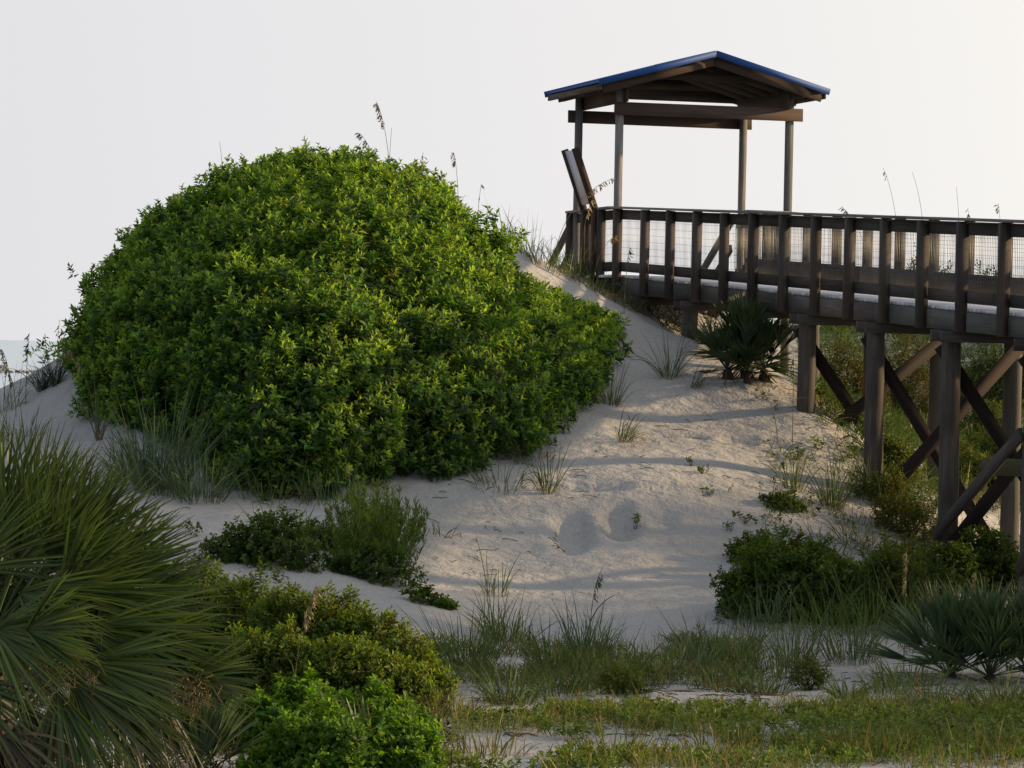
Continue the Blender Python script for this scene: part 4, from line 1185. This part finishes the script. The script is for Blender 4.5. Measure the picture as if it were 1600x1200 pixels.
# ------------------------------------------------------------------ grass clumps (label, px, py, blades, height m, options)
B = dict(cols=G_BLUE)
for a, kw in [
    (('tall blue green grass clump at the left foot of the huge shrub', 250, 768, 130, 1.35), dict(cols=G_BLUE, rad=.30, w=.014, spread=.35, dry=.08)),
    (('blue green grass fringing the sand below the tall blue clump', 310, 780, 110, .8), dict(cols=G_BLUE, rad=.35, w=.011, spread=.6, dry=.1)),
    (('pale blue grass at the left of the tall blue clump', 205, 750, 80, .85), dict(cols=G_BLUE, rad=.25, w=.011, spread=.5)),
    (('thin green grass under the front of the huge shrub', 430, 778, 70, .62), dict(rad=.4, spread=.55)),
    (('thin arching grass at the front of the huge shrub beside the feathery shrub', 510, 785, 50, .75), dict(cols=G_BLUE, rad=.3, spread=.5)),
    (('grass growing over the dark vine clump on the sand', 440, 850, 60, .6), dict(rad=.35, spread=.6, cols=G_GREEN)),
    (('sparse reddish grass on the bare sand left of the foot marks', 690, 840, 12, .5), dict(rad=.12, dry=.4)),
    (('thin dry grass under the right front edge of the huge shrub', 780, 765, 45, .55), dict(rad=.3, dry=.45)),
    (('green grass tuft at the right front edge of the huge shrub', 855, 770, 40, .72), dict(rad=.12, dry=.25)),
    (('dry brown grass tangled at the lower right rim of the huge shrub', 830, 715, 50, .35), dict(rad=.3, dry=.6)),
    (('grass tuft against the right end of the huge shrub', 955, 630, 45, .75), dict(rad=.12, cols=G_GREEN, dry=.25)),
    (('long grass trailing down the lit sand', 975, 690, 34, .75), dict(rad=.12, spread=.3, dry=.4, lean=(.25, -.6), droop=.9)),
    (('dark wispy grass tuft on the shaded crest between the shrub and the palmetto', 1045, 592, 42, .85), dict(rad=.12, spread=.75, dry=.3)),
    (('small arching grass tuft at the edge of the lit sand', 1085, 610, 18, .55), dict(rad=.06, spread=.4, lean=(.4, 0), droop=.9)),
    (('wiry grass on the dune crest by the left railing post', 880, 425, 55, .7), dict(rad=.25, dry=.45, spread=.6)),
    (('grass at the foot of the shelter posts', 930, 455, 70, .55), dict(rad=.4, dry=.5, spread=.7)),
    (('sparse grass on the sky line at the right shoulder of the huge shrub', 830, 398, 40, .75), dict(rad=.25, dry=.35, spread=.5)),
    (('dark grass against the sky above the right shoulder of the huge shrub', 790, 370, 26, .7), dict(rad=.2, dry=.3, spread=.45)),
    (('spiky dark grass tuft on the crest of the left dune', 66, 606, 60, .85), dict(cols=((.035, .06, .04), (.05, .075, .05)), rad=.06, spread=.7, dry=.1, droop=.7)),
    (('upright grass tuft touching the left end of the huge shrub', 88, 597, 45, .8), dict(cols=((.035, .06, .04), (.05, .075, .05)), rad=.06, spread=.55, dry=.12, droop=.6)),
    (('thin grass on the left dune at the picture edge', 5, 640, 40, .8), dict(rad=.25, dry=.3)),
    (('short grass on the slope of the left dune below the crest', 30, 690, 40, .6), dict(rad=.3, dry=.3)),
    (('upright stem with pale leaves before the left end of the huge shrub', 155, 690, 14, .95), dict(cols=((.12, .15, .08), (.09, .12, .06)), rad=.04, spread=.25, dry=.1, w=.014)),
    (('large green grass clump on the slope right of the bare sand', 1300, 790, 70, .85), dict(rad=.14, dry=.3, spread=.5)),
    (('green grass tuft left of the large clump on the right slope', 1240, 760, 45, .68), dict(rad=.12, dry=.25, spread=.5)),
    (('tall grass at the base of the tallest near pile', 1375, 780, 50, .8), dict(rad=.2, dry=.35)),
    (('dry grass behind the tallest near pile', 1405, 830, 50, .7), dict(rad=.25, dry=.5)),
    (('grass hanging under the ramp beside the short pile', 1285, 640, 40, .5), dict(rad=.2, dry=.5, cols=G_YEL)),
    (('grass on the flat behind the strong brace', 1500, 780, 60, .8), dict(rad=.3, dry=.5, cols=G_YEL)),
    (('grass growing up by the farthest right pile', 1560, 800, 60, .9), dict(rad=.3, dry=.4, cols=G_YEL)),
    (('thin grass on the bare sand above the middle grass', 770, 930, 26, .62), dict(rad=.15, dry=.35)),
    (('large arching grass clump right of the olive shrub', 730, 1040, 110, .78), dict(rad=.3, spread=.55)),
    (('dark green grass clump behind the arching clump', 790, 1000, 80, .68), dict(rad=.25, spread=.5)),
    (('arching pale-bladed grass with brown base on the flat sand', 795, 1095, 95, .62), dict(rad=.2, spread=.7, dry=.3, droop=.7)),
    (('arching grass touching the right edge of the olive shrub', 665, 1075, 60, .7), dict(rad=.2, spread=.6, droop=.7)),
    (('upright green grass left of the tall nodding blade', 870, 1050, 90, .62), dict(rad=.25, spread=.45)),
    (('upright blue green grass around the tall nodding blade', 920, 1030, 80, .68), dict(cols=G_BLUE, rad=.22, spread=.35)),
    (('olive grass clump right of the tall nodding blade', 950, 1065, 90, .6), dict(rad=.25, spread=.5, dry=.2)),
    (('low grass in the middle of the grass band', 880, 1085, 70, .5), dict(rad=.25, spread=.65, droop=.7)),
    (('green grass clump on the right half of the grass band', 1010, 1055, 80, .5), dict(rad=.25, spread=.45)),
    (('blue tinted grass clump before the bare sand', 1060, 1048, 70, .5), dict(cols=G_BLUE, rad=.25, spread=.45)),
    (('upright blue grass at the right end of the grass band', 1110, 1040, 75, .66), dict(cols=G_BLUE, rad=.22, spread=.35)),
    (('grass with red tips at the right end of the grass band', 1150, 1045, 60, .6), dict(rad=.2, spread=.4, dry=.35)),
    (('long grass rising in front of the dark rounded shrub', 1240, 1035, 70, .85), dict(rad=.2, spread=.45, cols=G_BLUE)),
    (('grass before the gap between the dark shrubs', 1330, 1030, 70, .9), dict(rad=.25, spread=.4)),
    (('pale arching grass tuft on the flat sand', 1325, 1095, 70, .42), dict(rad=.12, spread=.8, droop=.8)),
    (('grass tuft beside the pale arching tuft', 1385, 1085, 60, .45), dict(rad=.2, spread=.7, droop=.7)),
    (('wispy grey grass on the flat sand before the palmetto', 1470, 1100, 90, .5), dict(cols=G_BLUE, rad=.3, spread=.7, droop=.8)),
    (('grass at the right edge before the wide palmetto', 1570, 1105, 90, .55), dict(rad=.35, spread=.7, droop=.7)),
    (('ragged grass at the left end of the flat sand by the bright bush', 700, 1120, 60, .38), dict(rad=.25, spread=.6, cols=G_YEL, dry=.3)),
    (('dense low grass under the flower stalk on the flat sand', 1420, 1075, 80, .42), dict(rad=.3, spread=.6, dry=.25)),
    (('broad grass clump left of the small forked seedling', 1215, 1060, 80, .5), dict(rad=.3, spread=.55, dry=.25)),
    (('tall bending weeds at the bottom edge under the flat sand', 1370, 1185, 60, .42), dict(rad=.3, spread=.4, cols=G_YEL, dry=.2)),
    (('upright yellow green weeds at the bottom edge left of the middle', 760, 1180, 60, .34), dict(rad=.3, spread=.45, cols=G_YEL, dry=.2)),
    (('dry reddish grass at the bottom right corner', 1560, 1190, 70, .40), dict(rad=.4, spread=.5, cols=G_YEL, dry=.45)),
    (('leafy grass at the bottom edge in the middle of the photo', 960, 1185, 60, .34), dict(rad=.35, spread=.5, cols=G_YEL, dry=.2)),
    (('bright weeds at the bottom edge below the rusty stalk', 1140, 1180, 60, .36), dict(rad=.35, spread=.45, cols=G_YEL, dry=.25)),
    (('windblown grass on the bare crest between the huge shrub and the shelter', 848, 418, 50, .6), dict(rad=.3, dry=.4, spread=.7)),
    (('tangle of dry and green grass under the leaning panel', 908, 447, 60, .55), dict(rad=.35, dry=.5, spread=.8)),
    (('short grass at the end of the crest below the first railing bay', 975, 480, 40, .42), dict(rad=.25, dry=.4, spread=.8)),
    (('tall grass growing up through the left side of the dark rounded shrub', 1185, 985, 50, .75), dict(rad=.25, spread=.4, cols=G_BLUE)),
    (('tall grass growing through the middle of the dark rounded shrub', 1290, 988, 60, .8), dict(rad=.3, spread=.4)),
    (('tall grass between the dark rounded shrub and the yellow flower stalk', 1365, 990, 70, .85), dict(rad=.3, spread=.4)),
    (('grass behind the tall yellow flower stalk', 1435, 985, 70, .8), dict(rad=.3, spread=.45)),
    (('yellowish grass on the slope above the weedy bush', 1340, 850, 50, .55), dict(rad=.3, spread=.7, cols=G_YEL, dry=.3)),
    (('ragged grass above the dark rounded shrub', 1290, 870, 45, .5), dict(rad=.3, spread=.7, dry=.35)),
    (('low dark weed tuft on the flat sand', 1190, 1085, 50, .35), dict(rad=.2, spread=.6)),
    (('small forked seedling grass on the flat sand', 1341, 1130, 9, .3), dict(rad=.02, spread=.5, dry=0, cols=G_BLUE)),
]:
    grass(*a, **kw)

# ------------------------------------------------------------------ sea oats and single stalks
def gp(px, py): return ground_at(px, py)
def at_y(px, py, b): return at(px, py, b[1])
def stalk(label, bpx, bpy, tpx, tpy, d=None, **kw):
    b = at(bpx, bpy, d) if d else gp(bpx, bpy)
    if d:
        b[2] = min(b[2], hz_(b)) if hz_(b) > b[2] - 1.2 else b[2]
    oat(label, b, at_y(tpx, tpy, b), **kw)
DK = ((0.10, 0.085, 0.05), (0.14, 0.115, 0.065))
stalk('tall nodding sea oat standing highest above the huge shrub', 612, 330, 588, 158, 50.5, head=.55, n=40, hcol=DK)
stalk('shorter bent sea oat left of the highest one above the huge shrub', 600, 330, 562, 208, 50.5, head=.38, n=30, hcol=DK)
stalk('single sea oat above the right slope of the huge shrub', 718, 330, 709, 238, 50.5, head=.3, n=18, hcol=DK)
stalk('bare twig stalk sticking up at the left of the huge shrub top', 350, 320, 343, 222, 50.0, n=0, leafn=0)
stalk('thin forked stalk above the crown of the huge shrub', 606, 320, 612, 200, 50.5, n=0, leafn=2)
stalk('dry branching stalk right of the highest sea oat', 645, 310, 662, 238, 50.5, n=5, leafn=2, hcol=DK)
stalk('dry twiggy stalk on the right slope of the huge shrub', 745, 350, 752, 288, 50.5, n=5, leafn=2, hcol=DK)
stalk('sea oat with a drooping head at the left picture edge over the sea', 18, 640, 2, 545, head=.4, n=26, bend=1)
stalk('upright brownish sea oat over the sea at far left', 40, 630, 46, 520, head=.5, n=34, hcol=((.10, .09, .07), (.14, .12, .09)))
stalk('pale curved sea oat arching against the left end of the huge shrub', 150, 690, 98, 538, head=.5, n=34)
stalk('sea oat bent over the slope of the left dune', 25, 650, 8, 572, head=.35, n=24)
stalk('bare curved twig arching from the left end of the huge shrub', 140, 560, 96, 510, 49.5, n=0, leafn=0)
stalk('thin straight stalk rising from the left dune crest', 88, 600, 93, 500, n=3, leafn=0)
stalk('straw sea oat leaning across the pale panel to the right', 862, 428, 958, 278, head=.5, n=36, bend=1, hcol=((.30, .22, .11), (.36, .27, .15)))
stalk('straw sea oat with a drooping head before the shelter post', 905, 448, 925, 312, head=.4, n=30, hcol=((.36, .28, .17), (.42, .33, .2)))
stalk('stalk with a hanging yellow head before the railing', 925, 455, 962, 368, head=.14, n=22, bend=1, hcol=((.40, .28, .07), (.34, .24, .06)))
stalk('green leafy stalk rising in front of the first railing bay', 975, 492, 985, 385, head=.35, n=14, hcol=G_GREEN, leafn=7)
stalk('dark nodding sea oat above the handrail', 1372, 520, 1315, 322, 60, head=.5, n=34, hcol=DK)
stalk('tall bare curved stalk above the handrail', 1410, 520, 1380, 262, 60, n=4, leafn=0, hcol=DK)
stalk('tall thin straight stalk above the handrail, right of the curved one', 1450, 520, 1425, 268, 60, n=0, leafn=0)
stalk('thin stalk rising a little above the handrail', 1500, 500, 1494, 292, 60, n=0, leafn=0)
stalk('short stalk with a small head above the handrail near the right edge', 1520, 500, 1512, 325, 60, n=10, leafn=1, hcol=DK)
stalk('feathery stalk above the handrail at the right edge', 1565, 500, 1560, 318, 60, n=10, leafn=1, hcol=DK)
stalk('pale sea oat seed head rising before the olive shrub', 455, 1120, 494, 915, 26.5, head=.42, n=44, hcol=((.22, .19, .10), (.28, .24, .13)), rad=.003)
stalk('tall yellow flower stalk before the dark undergrowth', 1412, 1045, 1417, 858, head=.42, n=50, size=.03, bend=0, hcol=((.30, .25, .09), (.38, .32, .14), (.2, .2, .06)), leafn=0, rad=.006, scol=(.17, .16, .06), cat='flower stalk', name='flower_stalk', group='yellow flower stalks')
stalk('yellow flower stalk in front of the wide palmetto', 1527, 1050, 1524, 893, head=.36, n=44, size=.028, bend=0, hcol=((.30, .25, .09), (.36, .30, .12), (.2, .2, .06)), leafn=0, rad=.006, scol=(.17, .16, .06), cat='flower stalk', name='flower_stalk', group='yellow flower stalks')
b = gp(915, 1005)
oat('tall nodding dark blade bent over at its top above the grass band', b, at_y(960, 930, b) + [0, 0, 0], n=0, leafn=0, scol=(.05, .08, .05), rad=.008, name='nodding_blade', cat='grass blade', group=None, bend=1)
b = gp(925, 1000)
stalk('dark seeding stem beside the nodding blade', 921, 1000, 940, 890, n=16, head=.4, hcol=((.06, .09, .06), (.05, .08, .05)), scol=(.05, .08, .05), rad=.005)
stalk('thin rusty stalk on the flat sand', 1437, 1090, 1438, 1048, n=8, head=.2, leafn=0, hcol=((.30, .13, .06), (.35, .16, .08)), group='rusty stalks')
stalk('short rusty stalk at the left of the flat sand', 1128, 1110, 1130, 1085, n=8, head=.15, leafn=0, hcol=((.30, .13, .06), (.35, .16, .08)), group='rusty stalks')
stalk('thin leaning stem on the lit slope right of the sand', 1215, 690, 1170, 590, n=6, leafn=3, head=.3, hcol=G_YEL)
stalk('thin upright stem on the right slope below the short pile', 1238, 700, 1240, 560, n=8, leafn=3, head=.4, hcol=G_GREEN)

# ------------------------------------------------------------------ small leafy plants on bare sand
for lab, px, py, n, rad, sz in [
    ('heart-leaved green seedling on the sand left of the feathery shrub', 298, 835, 10, .13, .06),
    ('small round-leaved plant alone on the lit sand', 1080, 728, 5, .05, .05),
    ('pair of round leaves on the sand below the lit slope', 1099, 742, 7, .08, .05),
    ('spread of small leaves on the shaded sand', 1112, 774, 7, .12, .045),
    ('tiny leaf pair on the shaded sand right of the spread leaves', 1140, 772, 3, .05, .04),
    ('small leafy sprig beside the right foot mark', 993, 818, 6, .08, .055),
    ('bright white-flecked vine at the right of the lit slope', 1276, 702, 8, .10, .06),
    ('yellow green weed on the slope above the grass tuft', 1245, 715, 9, .10, .055),
    ('pale shiny leaves on the right slope near the tall pile', 1333, 712, 6, .08, .055),
    ('leaf sprig at the left of the dark rounded shrub', 1140, 830, 5, .08, .05),
    ('trailing leaves at the top left of the dark rounded shrub', 1165, 815, 10, .18, .055),
    ('tiny green weeds beside the palmetto roots', 1197, 625, 5, .08, .045),
    ('little seedling in the hollow before the short pile', 1215, 640, 4, .06, .045),
    ('bushy dark weed alone on the flat sand', 1240, 1125, 14, .10, .05),
    ('low dark weed on the flat sand before the palmetto', 1485, 1155, 16, .2, .05),
    ('round dark weed near the right end of the flat sand', 1540, 1160, 10, .12, .05),
    ('small weed on the flat sand below the leafy bush', 1155, 1115, 8, .12, .04),
    ('flat green weed on the sand before the dark tuft', 1100, 1065, 6, .08, .04),
]:
    sprig(lab, px, py, n, sz, .10, rad=rad)

# ------------------------------------------------------------------ uncountable cover
def scatter(n, px0, px1, py0, py1, thr=-0.2, fr=1.0, d0=18.0):
    ps = []
    # sample on the ground in the world, keep what falls inside the pixel box
    m = 0
    while len(ps) < n and m < 60:
        m += 1
        q = np.stack([rng.uniform(-12, 14, 6000), rng.uniform(d0, 72, 6000)], 1)
        z = height(q[:, 0], q[:, 1], False)
        p = np.stack([q[:, 0], q[:, 1], z], 1)
        c = (p - EYE) @ MC
        ix = 800 + c[:, 0] / -c[:, 2] * FPX; iy = 600 - c[:, 1] / -c[:, 2] * FPX
        k = (ix > px0) & (ix < px1) & (iy > py0) & (iy < py1) & (noise(p * fr) > thr)
        ps += list(p[k])
    return np.array(ps[:n])

def cover(name, label, P, h, cols, nb, leafshare=0.5, tip=None, lsize=0.045, w=0.007, spread=0.5, cat='ground cover', droop=.5):
    g = Geo()
    k = rng.random(len(P)) < leafshare
    A = P[k]
    if len(A):
        for f in (0.3, 0.8):
            tufts(g, A + np.stack([rng.normal(0, .04, len(A)), rng.normal(0, .04, len(A)), np.full(len(A), h * .5 * f)], 1), unit(rng.normal(0, .35, A.shape) + [0, 0, 1]), 7, lsize, .5, cols, .06, .25, tip, (25, 80))
    Bp = np.repeat(P[~k], nb, axis=0)
    if len(Bp):
        Bp = Bp + rng.normal(0, .05, Bp.shape) * [1, 1, 0]
        D = np.stack([rng.normal(0, spread, len(Bp)), rng.normal(0, spread, len(Bp)), np.ones(len(Bp))], 1)
        blades(g, Bp, D, h * rng.uniform(.5, 1.3, len(Bp)), w, droop * rng.uniform(.2, 1.5, len(Bp)), palette(len(Bp), cols, .25), 4)
    o = g.build(name, FOLG)
    return tag(o, label, cat, None, 'stuff')

P = scatter(1750, 640, 1640, 1112, 1215, -0.02, 1.7)
cover('ground_cover', 'mat of yellow green leafy weeds along the bottom of the photo', P, .15, ((.10, .17, .025), (.13, .19, .03), (.075, .14, .02), (.15, .18, .04)), 8, .75, (.20, .25, .035), .052, .009)
P = scatter(900, 640, 1640, 1100, 1215, -0.08, 1.5)
cover('straw_grass', 'thin straw and rust coloured grass among the weeds along the bottom of the photo', P, .24, ((.13, .165, .035), (.18, .17, .05), (.10, .155, .028), (.21, .14, .055), (.08, .14, .02), (.11, .16, .03)), 8, .0, None, .05, .007, .38)
P = np.concatenate([scatter(700, -100, 700, 1090, 1230, -0.8, 1.3), scatter(900, -120, 330, 870, 1100, -0.9, 1.3)])
cover('undergrowth', 'dark tangle of weeds under the large palm and the foreground bushes', P, .28, ((.03, .045, .014), (.05, .055, .02), (.06, .045, .022)), 9, .35, None, .06, .011)
P = scatter(800, 680, 1190, 1000, 1085, -0.2, 1.5)
cover('grass', 'short grass filling the band at the foot of the sand slope', P, .24, G_GREEN + G_YEL[:1] + G_DRY[1:2], 8, .08, None, .045, .009)
P = scatter(6500, 1255, 1660, 440, 800, -0.85, .9, 44)
P = P[(P[:, 1] > 46.5) | (P[:, 0] > 4.2)]
cover('dune_grass', 'mixed grass and scrub over the back dune under and behind the ramp', P, .50, G_GREEN + G_GREEN + G_YEL[3:] + ((.05, .12, .02),), 8, .35, None, .06, .010, .6, droop=.7)
P = scatter(700, 1200, 1480, 690, 960, -0.15, 1.3, 36)
P = P[noise(P * 2.1 + 40) > -0.1]
cover('creeping_weeds', 'thin creeping weeds and grass on the sand around the near piles', P, .22, G_GREEN + G_YEL[:2], 6, .45, None, .05, .008, .6)
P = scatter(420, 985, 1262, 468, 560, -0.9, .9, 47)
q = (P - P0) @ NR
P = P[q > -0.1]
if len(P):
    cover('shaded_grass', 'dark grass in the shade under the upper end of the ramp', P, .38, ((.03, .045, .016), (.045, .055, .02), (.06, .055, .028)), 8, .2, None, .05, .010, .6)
P = scatter(500, 1190, 1660, 800, 1060, 0.0, 1.1)
cover('slope_weeds', 'thin weeds between the shrubs at the foot of the piles', P, .28, G_GREEN + G_YEL[:2], 6, .5, None, .045)
P = scatter(60, 700, 1250, 600, 760, .25, 1.6)
cover('dry_grass', 'scattered short dry grass on the sand slope', P, .16, G_DRY, 4, .0, None, .03, .005, .9)
# dead twigs and leaf litter lying on the sand
g = Geo()
for P, n in ((scatter(260, 640, 1640, 1050, 1200, -.1), 2), (scatter(130, 980, 1330, 590, 760, -.2), 1), (scatter(110, 620, 950, 700, 900, -.2), 1), (scatter(60, 150, 500, 700, 870, -.2), 1)):
    for p in P:
        for k in range(n):
            a_ = rng.uniform(0, 6.28); L = rng.uniform(.04, .22)
            q = p + np.array([math.cos(a_) * L, math.sin(a_) * L, 0]); q[2] = hz_(q) + .008
            p2 = p.copy(); p2[2] = hz_(p) + .008
            tube(g, [p2, (p2 + q) / 2 + [0, 0, .01], q], .004, 4, np.array((.09, .07, .05)) * rng.uniform(.5, 1.6), cap=False)
tag(g.build('litter', STEM), 'dead twigs and leaf litter scattered on the sand', 'litter', None, 'stuff')

# far jetty in the sea
c = at(2, 586, 640.0); c[2] = SEA_Z
JT = empty('jetty', c, 'low dark rock jetty far out in the sea at the left edge', 'jetty')
g = Geo()
for k in range(150):
    x = rng.uniform(-22, 6.0); hgt = 0.9 * (1 if x < 0.6 else .12) * rng.uniform(.6, 1.2)
    p = c + np.array([x, rng.normal(0, 1.5), hgt * rng.random()])
    v = unit(rng.normal(size=3)); u2 = unit(np.cross(v, rng.normal(size=3))); w2 = np.cross(v, u2)
    fz = 1 if x < 0.6 else .45
    box(g, p, v * rng.uniform(.5, 1.0) * fz, u2 * rng.uniform(.4, .8) * fz, w2 * rng.uniform(.3, .7) * fz, (1, 1, 1), .1)
part(g, 'rocks', ROCK, JT)

# ------------------------------------------------------------------ unseen trees added right of the view to shade the sand
LK = ('unseen tree nearest the viewer, added right of the view for shade', 'second unseen tree added for shade, broad and low', 'third unseen tree added for shade, with a ragged top',
      'unseen tree added for shade, level with the wide palmetto and the front pile', 'farthest and tallest of the unseen trees added for shade')
for k, (x, y, h, r) in enumerate([(15, 30.0, 4.8, 2.0), (15.5, 33.6, 5.1, 2.2), (16, 37.2, 5.6, 2.3), (16.4, 40.8, 6.7, 2.4), (16.6, 44.3, 6.7, 2.2)]):
    c = np.array([x, y, 0.0]); c[2] = hz_(c)
    TR = empty('added_shade_tree', c, LK[k], 'tree', 'unseen trees added for shade right of the ramp')
    g = Geo()
    tops_ = [c + [rng.normal(0, r * .4), rng.normal(0, r * .4), h * rng.uniform(.55, .85)] for _ in range(9)]
    tube(g, [c - [0, 0, .3], c + [.1, 0, h * .22], c + [0, .1, h * .42]], [.17, .13, .09], 12, (.06, .05, .04), wob=.15)
    twigs(g, c + [0, .05, h * .4], tops_, .05, (.06, .05, .04))
    g.build('trunk', STEM, TR, origin=obj_local(TR))
    g = Geo()
    for q in range(3):
        cc = c + [rng.normal(0, r * .25), rng.normal(0, r * .4), h * .12]
        p, nr = dome_points(700, cc, r * rng.uniform(.7, 1), r * rng.uniform(.8, 1.1), h * .88, .22, .6, 0.0, seed=k * 3.1 + q)
        tufts(g, p, unit(nr + [0, 0, .4] + rng.normal(0, .3, p.shape)), 9, .15, .5, DEEP, .2, .2, None, (30, 85))
    g.build('crown', FOL, TR, origin=obj_local(TR))
